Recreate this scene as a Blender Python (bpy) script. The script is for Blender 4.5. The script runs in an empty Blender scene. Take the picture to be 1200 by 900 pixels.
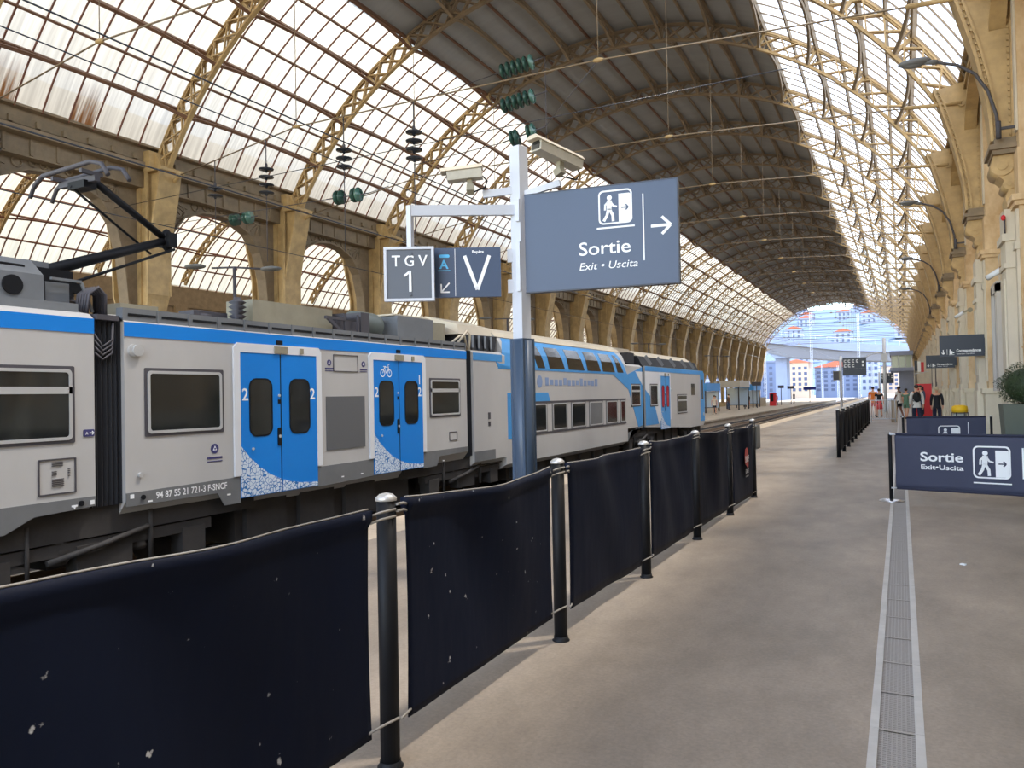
import bpy, math, random
from mathutils import Vector, Matrix
R = random.Random(7)
SC = bpy.context.scene
COL = SC.collection
PI = math.pi
# ------------------------------------------------------------------ camera, sky, sun, exposure
F_PX, YAW, PITCH, ROLL = 894.87, 0.47103, 0.016076, -0.019786
cd = bpy.data.cameras.new('camera'); cam = bpy.data.objects.new('camera', cd); COL.objects.link(cam)
cd.sensor_width = 36; cd.lens = 36 * F_PX / 1200; cd.clip_start = 0.05; cd.clip_end = 3000
fw = Vector((-math.sin(YAW) * math.cos(PITCH), math.cos(YAW) * math.cos(PITCH), math.sin(PITCH)))
rt = Vector((math.cos(YAW), math.sin(YAW), 0)); up = rt.cross(fw)
r2 = rt * math.cos(ROLL) + up * math.sin(ROLL); u2 = up * math.cos(ROLL) - rt * math.sin(ROLL)
cam.matrix_world = Matrix(((r2.x, u2.x, -fw.x, 0), (r2.y, u2.y, -fw.y, 0), (r2.z, u2.z, -fw.z, 1.6), (0, 0, 0, 1)))
SC.camera = cam
W = bpy.data.worlds.new('sky'); SC.world = W; W.use_nodes = True
nt = W.node_tree; nt.nodes.clear()
wo = nt.nodes.new('ShaderNodeOutputWorld'); bg = nt.nodes.new('ShaderNodeBackground'); sky = nt.nodes.new('ShaderNodeTexSky')
sky.sky_type = 'NISHITA'; sky.sun_disc = False; sky.sun_elevation = math.radians(46); sky.sun_rotation = math.radians(180)
sky.dust_density = 0.4; sky.air_density = 1.0
SKY_STRENGTH, SUN_ENERGY = 0.66, 5.4
bg.inputs[1].default_value = SKY_STRENGTH
tcw = nt.nodes.new('ShaderNodeTexCoord'); mpw = nt.nodes.new('ShaderNodeMapping'); mpw.inputs['Scale'].default_value = (1.2, 1.2, 3.2)
nzw = nt.nodes.new('ShaderNodeTexNoise'); nzw.inputs['Scale'].default_value = 2.2; nzw.inputs['Detail'].default_value = 5
crw = nt.nodes.new('ShaderNodeValToRGB'); crw.color_ramp.elements[0].position = 0.40; crw.color_ramp.elements[1].position = 0.72
crw.color_ramp.elements[1].color = (0.75, 0.75, 0.75, 1)
mxw = nt.nodes.new('ShaderNodeMixRGB'); mxw.inputs[2].default_value = (1.75, 1.62, 1.42, 1)
nt.links.new(tcw.outputs['Generated'], mpw.inputs[0]); nt.links.new(mpw.outputs[0], nzw.inputs['Vector']); nt.links.new(nzw.outputs[0], crw.inputs[0])
nt.links.new(crw.outputs[0], mxw.inputs[0]); nt.links.new(sky.outputs[0], mxw.inputs[1]); nt.links.new(mxw.outputs[0], bg.inputs[0]); nt.links.new(bg.outputs[0], wo.inputs[0])
sd = bpy.data.lights.new('sun', 'SUN'); sun = bpy.data.objects.new('sun', sd); COL.objects.link(sun)
sd.energy = SUN_ENERGY; sd.angle = math.radians(5.0); sd.color = (1.0, 0.92, 0.80)
sun.rotation_euler = Vector((-0.305, -0.30, -0.95)).to_track_quat('-Z', 'Y').to_euler()
sun.location = (20, 40, 80)
vs = SC.view_settings; vs.view_transform = 'Standard'; vs.look = 'None'; vs.exposure = 0.66; vs.gamma = 1; vs.use_curve_mapping = False

# ------------------------------------------------------------------ helpers
ORG = {}
class MB:
    def __init__(s): s.v = []; s.f = []; s.m = []; s.sm = []
    def add(s, vs_, fs, mi=0, smooth=False):
        b = len(s.v); s.v += [tuple(p) for p in vs_]
        for f in fs: s.f.append([b + i for i in f]); s.m.append(mi); s.sm.append(smooth)
        return s
    def box(s, x0, x1, y0, y1, z0, z1, mi=0):
        return s.add([(x, y, z) for x in (x0, x1) for y in (y0, y1) for z in (z0, z1)],
              [(0, 1, 3, 2), (4, 6, 7, 5), (0, 4, 5, 1), (2, 3, 7, 6), (0, 2, 6, 4), (1, 5, 7, 3)], mi)
    def cbox(s, x, y, z, dx, dy, dz, mi=0): return s.box(x - dx / 2, x + dx / 2, y - dy / 2, y + dy / 2, z, z + dz, mi)
    def bar(s, p, q, w, h=None, upv=(0, 0, 1), mi=0):
        p = Vector(p); q = Vector(q); d = (q - p); h = w if h is None else h
        if d.length < 1e-6: return s
        d.normalize(); a = d.cross(Vector(upv))
        if a.length < 1e-4: a = d.cross(Vector((0, 1, 0)))
        a.normalize(); b = a.cross(d); a = a * w / 2; b = b * h / 2
        vs_ = [p - a - b, p + a - b, p + a + b, p - a + b, q - a - b, q + a - b, q + a + b, q - a + b]
        return s.add(vs_, [(3, 2, 1, 0), (4, 5, 6, 7), (0, 1, 5, 4), (1, 2, 6, 5), (2, 3, 7, 6), (3, 0, 4, 7)], mi)
    def sweep(s, pts, w, h, side, mi=0):
        """rectangular section swept along pts; side = constant width direction"""
        side = Vector(side).normalized(); n = len(pts); P = [Vector(p) for p in pts]; vs_ = []
        for i in range(n):
            d = (P[min(i + 1, n - 1)] - P[max(i - 1, 0)]).normalized(); b = d.cross(side).normalized()
            for sa, sb in ((-1, -1), (1, -1), (1, 1), (-1, 1)): vs_.append(P[i] + side * (sa * w / 2) + b * (sb * h / 2))
        fs = [(3, 2, 1, 0), tuple(4 * (n - 1) + k for k in range(4))]
        for i in range(n - 1):
            for k in range(4): fs.append((4 * i + k, 4 * i + (k + 1) % 4, 4 * i + 4 + (k + 1) % 4, 4 * i + 4 + k))
        return s.add(vs_, fs, mi)
    def tube(s, pts, r, n=8, mi=0, smooth=True):
        P = [Vector(p) for p in pts]; m = len(P); rr = r if isinstance(r, (list, tuple)) else [r] * m
        vs_ = []; ref = None
        for i in range(m):
            d = (P[min(i + 1, m - 1)] - P[max(i - 1, 0)])
            d = d.normalized() if d.length > 1e-9 else Vector((0, 0, 1))
            if ref is None: ref = d.cross(Vector((0, 0, 1)) if abs(d.z) < 0.95 else Vector((1, 0, 0)))
            a = (ref - d * ref.dot(d)); a = a.normalized() if a.length > 1e-6 else d.orthogonal().normalized(); ref = a
            b = d.cross(a)
            for k in range(n):
                t = 2 * PI * k / n; vs_.append(P[i] + (a * math.cos(t) + b * math.sin(t)) * rr[i])
        fs = []
        for i in range(m - 1):
            for k in range(n): fs.append((n * i + k, n * i + (k + 1) % n, n * i + n + (k + 1) % n, n * i + n + k))
        b0 = len(s.v); s.add(vs_, fs, mi, smooth)
        s.f.append([b0 + k for k in reversed(range(n))]); s.m.append(mi); s.sm.append(False)
        s.f.append([b0 + n * (m - 1) + k for k in range(n)]); s.m.append(mi); s.sm.append(False)
        return s
    def cyl(s, p, q, r, n=12, mi=0): return s.tube([p, q], r, n, mi)
    def lathe(s, o, axis, prof, n=16, mi=0):
        """prof: list of (radius, distance along axis)"""
        o = Vector(o); ax = Vector(axis).normalized()
        return s.tube([o + ax * t for r, t in prof], [max(r, 1e-4) for r, t in prof], n, mi)
    def prism(s, poly, vec, mi=0):
        P = [Vector(p) for p in poly]; v = Vector(vec); n = len(P)
        fs = [tuple(reversed(range(n))), tuple(range(n, 2 * n))] + [(i, (i + 1) % n, n + (i + 1) % n, n + i) for i in range(n)]
        return s.add(P + [p + v for p in P], fs, mi)
    def sph(s, c, rx, ry, rz, n=12, m=8, mi=0):
        c = Vector(c); vs_ = []
        for j in range(m + 1):
            t = PI * j / m
            for k in range(n):
                a = 2 * PI * k / n; vs_.append((c.x + rx * math.sin(t) * math.cos(a), c.y + ry * math.sin(t) * math.sin(a), c.z + rz * math.cos(t)))
        return s.add(vs_, [(j * n + k, (j + 1) * n + k, (j + 1) * n + (k + 1) % n, j * n + (k + 1) % n) for j in range(m) for k in range(n)], mi, True)
    def build(s, name, mat, parent=None):
        o0 = Vector(ORG.get(parent.name, (0, 0, 0))) if parent else Vector((0, 0, 0))
        me = bpy.data.meshes.new(name)
        me.from_pydata([tuple(Vector(p) - o0) for p in s.v], [], s.f); me.validate(verbose=False)
        if not isinstance(mat, (list, tuple)): mat = [mat]
        for x in mat: me.materials.append(x)
        if len(me.polygons) == len(s.f):
            me.polygons.foreach_set('material_index', s.m); me.polygons.foreach_set('use_smooth', s.sm)
        o = bpy.data.objects.new(name, me); COL.objects.link(o)
        if parent: o.parent = parent; ORG[o.name] = tuple(o0)
        return o
def recalc(o):
    import bmesh
    b = bmesh.new(); b.from_mesh(o.data); bmesh.ops.recalc_face_normals(b, faces=b.faces); b.to_mesh(o.data); b.free(); return o
def tag(o, label=None, cat=None, group=None, kind=None):
    if label: o['label'] = label
    if cat: o['category'] = cat
    if group: o['group'] = group
    if kind: o['kind'] = kind
    return o
def struct(o, label=None):
    o['kind'] = 'structure'
    if label: o['label'] = label
    return o
def thing(name, label, cat, loc=(0, 0, 0), group=None):
    o = bpy.data.objects.new(name, None); COL.objects.link(o); o.location = loc; o.empty_display_size = 0.2
    ORG[o.name] = tuple(loc); return tag(o, label, cat, group)
def copy_tree(o, parent=None):
    c = o.copy(); COL.objects.link(c)
    for k in ('label', 'group', 'category', 'kind'):
        if k in o.keys(): c[k] = o[k]
    if parent: c.parent = parent
    for ch in list(o.children): copy_tree(ch, c)
    return c
def lin(c):
    def g(u):
        u /= 255.0; return u / 12.92 if u <= 0.04045 else ((u + 0.055) / 1.055) ** 2.4
    return tuple(g(u) for u in c) + (1,)
def mat(name, col, rough=0.6, metal=0.0, var=0.0, scale=3.0, bump=0.0, bscale=20.0, spec=0.5, stretch=(1, 1, 1), col2=None):
    """procedural principled material: colour col (srgb 0-255), optional noise variation towards col2"""
    m = bpy.data.materials.new(name); m.use_nodes = True; n = m.node_tree; b = n.nodes['Principled BSDF']
    b.inputs['Roughness'].default_value = rough; b.inputs['Metallic'].default_value = metal; b.inputs['Specular IOR Level'].default_value = spec
    c = lin(col); b.inputs['Base Color'].default_value = c
    if var or bump:
        tc = n.nodes.new('ShaderNodeTexCoord'); mp = n.nodes.new('ShaderNodeMapping'); mp.inputs['Scale'].default_value = stretch
        n.links.new(tc.outputs['Object'], mp.inputs[0])
    if var:
        nz = n.nodes.new('ShaderNodeTexNoise'); nz.inputs['Scale'].default_value = scale; nz.inputs['Detail'].default_value = 6; nz.inputs['Roughness'].default_value = 0.65
        n.links.new(mp.outputs[0], nz.inputs['Vector'])
        cr = n.nodes.new('ShaderNodeValToRGB'); cr.color_ramp.elements[0].position = 0.3; cr.color_ramp.elements[1].position = 0.7
        c2 = lin(col2) if col2 else tuple(x * (1 - var) for x in c[:3]) + (1,)
        cr.color_ramp.elements[0].color = c2; cr.color_ramp.elements[1].color = c
        n.links.new(nz.outputs[0], cr.inputs[0]); n.links.new(cr.outputs[0], b.inputs['Base Color'])
    if bump:
        n2 = n.nodes.new('ShaderNodeTexNoise'); n2.inputs['Scale'].default_value = bscale; n2.inputs['Detail'].default_value = 4
        bp = n.nodes.new('ShaderNodeBump'); bp.inputs['Strength'].default_value = bump; bp.inputs['Distance'].default_value = 0.02
        n.links.new(mp.outputs[0], n2.inputs['Vector']); n.links.new(n2.outputs[0], bp.inputs['Height']); n.links.new(bp.outputs[0], b.inputs['Normal'])
    return m
def glass_mat(name, tcol, trans, gcol, streak):
    """roof glazing: part clear, part diffusing, with rain streaks"""
    m = bpy.data.materials.new(name); m.use_nodes = True; n = m.node_tree; n.nodes.clear()
    out = n.nodes.new('ShaderNodeOutputMaterial'); mx = n.nodes.new('ShaderNodeMixShader'); tr = n.nodes.new('ShaderNodeBsdfTransparent'); tl = n.nodes.new('ShaderNodeBsdfTranslucent')
    tr.inputs[0].default_value = tcol + (1,)
    tc = n.nodes.new('ShaderNodeTexCoord'); mp = n.nodes.new('ShaderNodeMapping'); mp.inputs['Scale'].default_value = (0.25, 9.0, 0.25)
    nz = n.nodes.new('ShaderNodeTexNoise'); nz.inputs['Scale'].default_value = 1.0; nz.inputs['Detail'].default_value = 5
    cr = n.nodes.new('ShaderNodeValToRGB'); cr.color_ramp.elements[0].position = 0.35; cr.color_ramp.elements[1].position = 0.65
    cr.color_ramp.elements[0].color = tuple(x * (1 - streak) for x in gcol) + (1,); cr.color_ramp.elements[1].color = gcol + (1,)
    n.links.new(tc.outputs['Object'], mp.inputs[0]); n.links.new(mp.outputs[0], nz.inputs['Vector']); n.links.new(nz.outputs[0], cr.inputs[0]); n.links.new(cr.outputs[0], tl.inputs[0])
    mx.inputs[0].default_value = 1 - trans
    n.links.new(tr.outputs[0], mx.inputs[1]); n.links.new(tl.outputs[0], mx.inputs[2]); n.links.new(mx.outputs[0], out.inputs[0])
    return m
M = {}
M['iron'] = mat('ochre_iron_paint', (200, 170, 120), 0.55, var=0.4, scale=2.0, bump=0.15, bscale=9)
M['iron_dark'] = mat('brown_iron_and_crown_shade', (146, 128, 104), 0.6, var=0.35, scale=2.5)  # brown ironwork, and the shade painted on the rib crowns
M['purlin'] = mat('brown_purlin_iron', (124, 90, 70), 0.6, var=0.3, scale=1.5)
M['rust'] = mat('red_brown_glazing_bar', (128, 82, 66), 0.65, var=0.3, scale=2)
M['ceil'] = mat('grey_board_ceiling', (158, 160, 161), 0.9, var=0.14, scale=0.6, stretch=(0.4, 3, 0.4), bump=0.15, bscale=3)
M['stone'] = mat('warm_limestone', (230, 207, 170), 0.85, var=0.3, scale=1.6, bump=0.35, bscale=6, stretch=(1, 1, 0.6), col2=(184, 150, 108))
M['stone_pale'] = mat('pale_limestone_plinth', (222, 212, 190), 0.85, var=0.15, scale=2, bump=0.2, bscale=8)
M['stone_grey'] = mat('pale_grey_stone', (212, 202, 184), 0.85, var=0.2, scale=1.5, bump=0.3, bscale=6, stretch=(1, 1, .5))
M['conc'] = mat('pale_concrete_coping', (206, 188, 164), 0.9, var=0.25, scale=1.2, bump=0.2, bscale=25)
M['ballast'] = mat('dark_track_ballast', (74, 68, 64), 0.95, var=0.5, scale=5, bump=0.8, bscale=14)
M['rail'] = mat('worn_steel_rail', (190, 165, 140), 0.4, 0.5, var=0.3, scale=3)
M['white'] = mat('white_lettering', (236, 238, 240), 0.6)
M['black'] = mat('black_paint', (15, 17, 22), 0.55, spec=.25)
M['grass'] = mat('bush_leaf', (50, 70, 38), 0.6, var=0.5, scale=9)
M['glassL'] = glass_mat('diffusing_roof_glass_train_side', (0.92, 0.93, 0.92), 0.05, (0.50, 0.42, 0.295), 0.28)  # warmer, less clear glass for the slope above the train
M['glassR'] = glass_mat('diffusing_roof_glass_wall_side', (0.95, 0.95, 0.95), 0.37, (0.74, 0.71, 0.67), 0.16)
M['glassV'] = glass_mat('diffusing_aisle_glass', (0.95, 0.90, 0.82), 0.06, (0.37, 0.295, 0.19), 0.26)

# ------------------------------------------------------------------ ground
def asphalt():
    m = bpy.data.materials.new('worn_asphalt'); m.use_nodes = True; n = m.node_tree; b = n.nodes['Principled BSDF']
    tc = n.nodes.new('ShaderNodeTexCoord')
    def noise(scale, st, detail=6):
        mp = n.nodes.new('ShaderNodeMapping'); mp.inputs['Scale'].default_value = st
        z = n.nodes.new('ShaderNodeTexNoise'); z.inputs['Scale'].default_value = scale; z.inputs['Detail'].default_value = detail; z.inputs['Roughness'].default_value = 0.7
        n.links.new(tc.outputs['Object'], mp.inputs[0]); n.links.new(mp.outputs[0], z.inputs['Vector']); return z
    a = noise(0.55, (1, 0.8, 1)); f = noise(45, (1, 1, 1), 3); s = noise(1.7, (1, 0.5, 1))
    r1 = n.nodes.new('ShaderNodeValToRGB'); e = r1.color_ramp.elements
    e[0].position = 0.32; e[0].color = lin((140, 128, 115)); e[1].position = 0.7; e[1].color = lin((163, 150, 136))
    n.links.new(a.outputs[0], r1.inputs[0])
    r3 = n.nodes.new('ShaderNodeValToRGB'); e = r3.color_ramp.elements; e[0].position = 0.3; e[0].color = (0.72, 0.72, 0.72, 1); e[1].position = 0.66; e[1].color = (1.1, 1.09, 1.07, 1)
    n.links.new(s.outputs[0], r3.inputs[0])
    r2_ = n.nodes.new('ShaderNodeValToRGB'); e = r2_.color_ramp.elements; e[0].position = 0.3; e[0].color = (0.85, 0.85, 0.85, 1); e[1].position = 0.72; e[1].color = (1.12, 1.12, 1.1, 1)
    n.links.new(f.outputs[0], r2_.inputs[0])
    x1 = n.nodes.new('ShaderNodeMixRGB'); x1.blend_type = 'MULTIPLY'; x1.inputs[0].default_value = 1
    x2 = n.nodes.new('ShaderNodeMixRGB'); x2.blend_type = 'MULTIPLY'; x2.inputs[0].default_value = 1
    n.links.new(r1.outputs[0], x1.inputs[1]); n.links.new(r3.outputs[0], x1.inputs[2]); n.links.new(x1.outputs[0], x2.inputs[1]); n.links.new(r2_.outputs[0], x2.inputs[2])
    n.links.new(x2.outputs[0], b.inputs['Base Color']); b.inputs['Roughness'].default_value = 0.52; b.inputs['Specular IOR Level'].default_value = 0.4
    bp = n.nodes.new('ShaderNodeBump'); bp.inputs['Strength'].default_value = 0.15; bp.inputs['Distance'].default_value = 0.01
    n.links.new(f.outputs[0], bp.inputs['Height']); n.links.new(bp.outputs[0], b.inputs['Normal'])
    return m
M['asphalt'] = asphalt()
YS, YE, BAY, Y0 = -14.0, 154.8, 6.8, 18.78
ZT = -0.86                                              # track bed level
b = MB()
b.box(-5.42, -0.17, YS, 175, -1.3, 0); b.box(0.055, 3.6, YS, 175, -1.3, 0); b.box(-0.17, 0.055, YS, 175, -1.3, -0.12)
struct(b.build('floor', M['asphalt']), 'worn grey asphalt platform floor')
b = MB()
y = YS
while y < 175:
    b.box(-6.12, -5.425, y, min(y + 1.19, 175), -0.16, 0.0); y += 1.2
b.box(-6.0, -5.425, YS, 175, -1.3, -0.16)
struct(b.build('trim_1', M['conc']), 'pale concrete coping along the platform edge')
b = MB().box(-12.3, -6.0, YS, 330, -1.4, ZT)
struct(b.build('ground', M['ballast']), 'dark ballast bed of the tracks')
b = MB(); b.box(-22.0, -12.3, YS, 175, -1.4, -0.4); b.box(-12.42, -12.2, YS, 175, -0.52, -0.395)
struct(b.build('floor_opposite', M['conc']), 'opposite platform beyond the train')
b = MB().box(-60, -22.0, YS, 175, -1.5, -0.8)
struct(b.build('ground_aisle', M['ballast']), 'track ground under the side aisle')
M['yard'] = mat('sunlit_yard_ground', (200, 192, 180), 0.95, var=0.2, scale=0.2)
b = MB(); b.box(-260, -12.3, 175, 520, -1.6, -0.9); b.box(-6.0, 160, 175, 520, -1.6, -0.02); b.box(-12.3, -6, 330, 520, -1.6, -0.9); b.box(-260, -60, -200, 175, -1.6, -0.9)
struct(b.build('ground_outside', M['yard']), 'sunlit ground outside the station')
# tracks
def rail_prof(mb, x, y0, y1):
    z = -0.80
    for (w, a, c) in ((0.15, 0, 0.02), (0.03, 0.02, 0.13), (0.075, 0.13, 0.175)): mb.box(x - w / 2, x + w / 2, y0, y1, z + a, z + c)
tr = thing('railway_track', 'railway track under the grey and blue train', 'track', (-9.7, YS, ZT))
for x in (-9.7 + 0.75, -9.7 - 0.75):
    b = MB(); rail_prof(b, x, YS, 245); b.build('rail', M['rail'], tr)
b = MB()
y = YS
while y < 245: b.box(-11.0, -8.4, y, y + 0.24, ZT - 0.04, -0.79); y += 0.6
tag(b.build('sleepers', mat('dark_sleeper_wood', (62, 54, 48), 0.9, var=0.3), tr), kind='stuff')
# floor drain
dr = thing('floor_drain', 'long slotted metal drain grate set in the asphalt floor', 'drain', (-0.06, 3, 0))
M['galv'] = mat('galvanised_steel', (196, 193, 188), 0.5, 0.0, var=0.2, scale=6)
for x0 in (-0.172, 0.019):
    b = MB(); y = -2.0
    while y < 60: b.box(x0, x0 + 0.038, y, y + 0.997, -0.11, 0.003); y += 1.0
    b.build('edge_rail', M['galv'], dr)
b = MB(); y = -1.0
while y < 30:
    b.box(-0.138, 0.023, y, y + 0.006, -0.03, -0.004); y += 0.02
for i in range(9): b.box(-0.138 + i * 0.0195, -0.133 + i * 0.0195, -1.0, 30, -0.03, -0.006)
b.box(-0.138, 0.023, 30, 60, -0.03, -0.012)
y = -1.0
while y < 30: b.box(-0.138, 0.023, y, y + 0.012, -0.03, -0.001); y += 0.5
b.build('grate', mat('dull_grate_steel', (158, 150, 142), 0.55), dr)

# ------------------------------------------------------------------ roof of the hall
CX, CZ, RI, RO = -11.05, 3.05, 13.95, 14.68
def arc(r, a, y): return (CX + r * math.sin(math.radians(a)), y, CZ + r * math.cos(math.radians(a)))
def sheet(r, a0, a1, y0, y1, t=0.02, cx=CX, cz=CZ, n=26):
    mb = MB(); P = []
    for i in range(n + 1):
        a = math.radians(a0 + (a1 - a0) * i / n)
        for rr in (r, r + t):
            for y in (y0, y1): P.append((cx + rr * math.sin(a), y, cz + rr * math.cos(a)))
    fs = []
    for i in range(n):
        k = 4 * i; fs += [(k, k + 4, k + 5, k + 1), (k + 2, k + 3, k + 7, k + 6), (k, k + 2, k + 6, k + 4), (k + 1, k + 5, k + 7, k + 3)]
    fs += [(0, 1, 3, 2), (4 * n, 4 * n + 2, 4 * n + 3, 4 * n + 1)]
    mb.add(P, fs); return mb
def single_sheet(r, a0, a1, y0, y1, cx=CX, cz=CZ, n=30):
    mb = MB(); P = []
    for i in range(n + 1):
        a = math.radians(a0 + (a1 - a0) * i / n)
        for y in (y0, y1): P.append((cx + r * math.sin(a), y, cz + r * math.cos(a)))
    mb.add(P, [(2 * i, 2 * i + 2, 2 * i + 3, 2 * i + 1) for i in range(n)], 0, True); return mb
EDGE = 26.2
struct(single_sheet(14.82, -58.8, -EDGE, YS, YE).build('window_1', M['glassL']), 'glazed slope of the roof above the train')
struct(single_sheet(14.82, EDGE, 62.2, YS, YE).build('window_2', M['glassR']), 'glazed slope of the roof beside the stone wall')
struct(sheet(14.82, -EDGE, EDGE, YS, YE, 0.25).build('ceiling', M['ceil']), 'dark boarded crown of the roof')
MAIN = [-52.3, -43.6, -34.9, -EDGE, -17.5, -8.75, 0, 8.75, 17.5, EDGE, 34.9, 43.6, 52.3]
ribs_y = [Y0 + BAY * k for k in range(-3, 21)]
def purlin_mesh(a):
    mb = MB(); aa = math.radians(a); nrm = (math.sin(aa), 0, math.cos(aa)); tg = (math.cos(aa), 0, -math.sin(aa))
    mb.bar(arc(14.7, a, YS), arc(14.7, a, YE), 0.11, 0.16, nrm)
    for k in range(len(ribs_y) - 1):
        y0 = ribs_y[k]; pts = []
        for i in range(13):
            t = i / 12; pts.append(arc(14.02 + 0.56 * (1 - (2 * t - 1) ** 2) ** 0.8, a, y0 + BAY * t))
        mb.sweep(pts, 0.11, 0.07, tg)
        for i in (1, 2, 10, 11):
            mb.bar(pts[i], arc(14.66, a, pts[i][1]), 0.05)
    return mb
n = 2
for a in MAIN:
    struct(purlin_mesh(a).build('trim_%d' % n, M['purlin'] if abs(a) > 20 and a < 0 else M['iron_dark']), 'arched purlin running along the roof'); n += 1
for i in range(len(MAIN) - 1):
    a = (MAIN[i] + MAIN[i + 1]) / 2; aa = math.radians(a)
    b = MB().bar(arc(14.7, a, YS), arc(14.7, a, YE), 0.07, 0.12, (math.sin(aa), 0, math.cos(aa)))
    struct(b.build('trim_%d' % n, M['purlin'] if a < 0 else M['iron_dark']), 'thin purlin running along the roof'); n += 1
def bars(a0, a1, cx=CX, cz=CZ, r=14.76, ys=None, w=0.045, h=0.09, N=14):
    mb = MB()
    for y in ys:
        mb.sweep([(cx + r * math.sin(math.radians(a0 + (a1 - a0) * i / N)), y, cz + r * math.cos(math.radians(a0 + (a1 - a0) * i / N))) for i in range(N + 1)], w, h, (0, 1, 0))
    return mb
pane_y = [ribs_y[0] + BAY / 8 * j for j in range(8 * 23 + 1)]
struct(bars(-58.8, -EDGE, ys=pane_y, w=0.04, h=0.05).build('trim_%d' % n, M['rust']), 'glazing bars of the roof above the train'); n += 1
struct(bars(EDGE, 62, ys=pane_y, w=0.035, h=0.05).build('trim_%d' % n, M['iron_dark']), 'glazing bars of the roof beside the wall'); n += 1
# rust streaks on two panes
def rust_mat():
    m = bpy.data.materials.new('rust_streaks'); m.use_nodes = True; nn = m.node_tree; nn.nodes.clear()
    out = nn.nodes.new('ShaderNodeOutputMaterial'); mx = nn.nodes.new('ShaderNodeMixShader'); tr_ = nn.nodes.new('ShaderNodeBsdfTransparent'); tl = nn.nodes.new('ShaderNodeBsdfTranslucent')
    tl.inputs[0].default_value = (0.24, 0.11, 0.045, 1)
    tc = nn.nodes.new('ShaderNodeTexCoord'); mp = nn.nodes.new('ShaderNodeMapping'); mp.inputs['Scale'].default_value = (0.5, 11, 0.5)
    nz = nn.nodes.new('ShaderNodeTexNoise'); nz.inputs['Scale'].default_value = 1; nz.inputs['Detail'].default_value = 3
    sp = nn.nodes.new('ShaderNodeSeparateXYZ'); mr = nn.nodes.new('ShaderNodeMapRange'); mr.inputs[1].default_value = 10.7; mr.inputs[2].default_value = 12.6; mr.inputs[3].default_value = 0.75; mr.inputs[4].default_value = -0.05
    ad = nn.nodes.new('ShaderNodeMath'); ad.operation = 'MULTIPLY'; cr = nn.nodes.new('ShaderNodeValToRGB'); cr.color_ramp.elements[0].position = 0.12; cr.color_ramp.elements[1].position = 0.36
    nn.links.new(tc.outputs['Object'], mp.inputs[0]); nn.links.new(mp.outputs[0], nz.inputs['Vector']); nn.links.new(tc.outputs['Object'], sp.inputs[0]); nn.links.new(sp.outputs['Z'], mr.inputs[0])
    nn.links.new(nz.outputs[0], ad.inputs[0]); nn.links.new(mr.outputs[0], ad.inputs[1]); nn.links.new(ad.outputs[0], cr.inputs[0]); nn.links.new(cr.outputs[0], mx.inputs[0])
    nn.links.new(tr_.outputs[0], mx.inputs[1]); nn.links.new(tl.outputs[0], mx.inputs[2]); nn.links.new(mx.outputs[0], out.inputs[0]); return m
M['ruststain'] = rust_mat()
for j in (20, 17):
    s_ = single_sheet(14.80, -58.6, -51, pane_y[j] + 0.03, pane_y[j + 1] - 0.03, n=8).build('trim_%d' % n, M['ruststain']); n += 1
    struct(s_, 'rust streaks on a roof pane')
ORD = 'first second third fourth fifth sixth seventh eighth ninth tenth eleventh twelfth thirteenth fourteenth fifteenth sixteenth seventeenth eighteenth nineteenth twentieth twenty-first twenty-second twenty-third twenty-fourth twenty-fifth'.split()
def rib_mesh(y, A0=-60.6, A1=60.6, cx=CX, cz=CZ, ri=RI, ro=RO, panels=38, N=60):
    P = lambda r, a, dy=0: (cx + r * math.sin(math.radians(a)), y + dy, cz + r * math.cos(math.radians(a)))
    mb = MB()
    an = [A0 + (A1 - A0) * i / N for i in range(N + 1)]
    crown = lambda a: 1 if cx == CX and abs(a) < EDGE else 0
    mb.sweep([P(ri + 0.03, a) for a in an], 0.17, 0.05, (0, 1, 0)); mb.sweep([P(ro, a) for a in an], 0.2, 0.05, (0, 1, 0))
    for s_ in (-0.06, 0.06):
        mb.sweep([P(ri + 0.07, a, s_) for a in an], 0.02, 0.07, (0, 1, 0)); mb.sweep([P(ro - 0.05, a, s_) for a in an], 0.02, 0.06, (0, 1, 0))
        for k in range(panels):
            a, c = A0 + (A1 - A0) * k / panels, A0 + (A1 - A0) * (k + 1) / panels
            mb.bar(P(ri + .06, a, s_), P(ro - .02, c, s_), 0.05, 0.06, (0, 1, 0)); mb.bar(P(ri + .06, c, s_ * 1.15), P(ro - .02, a, s_ * 1.15), 0.05, 0.06, (0, 1, 0))
    for a in MAIN if cx == CX else ():
        mb.sweep([P(ri, a), P(ro, a)], 0.18, 0.10, (0, 1, 0))
    for i, f in enumerate(mb.f):                      # crown under the boarding coloured darker, its shade painted into the iron
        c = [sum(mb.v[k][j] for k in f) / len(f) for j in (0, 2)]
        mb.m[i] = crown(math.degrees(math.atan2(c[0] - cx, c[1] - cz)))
    return mb
rib0 = None
for i, y in enumerate(ribs_y[1:]):
    if rib0 is None:
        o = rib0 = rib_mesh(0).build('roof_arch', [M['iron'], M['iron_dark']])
    else:
        o = rib0.copy(); COL.objects.link(o)
    o.location = (0, y, 0)
    tag(o, 'ochre lattice iron arch spanning the hall roof, %s counted from the camera end' % ORD[i], 'roof arch', 'lattice roof arches')
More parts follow.
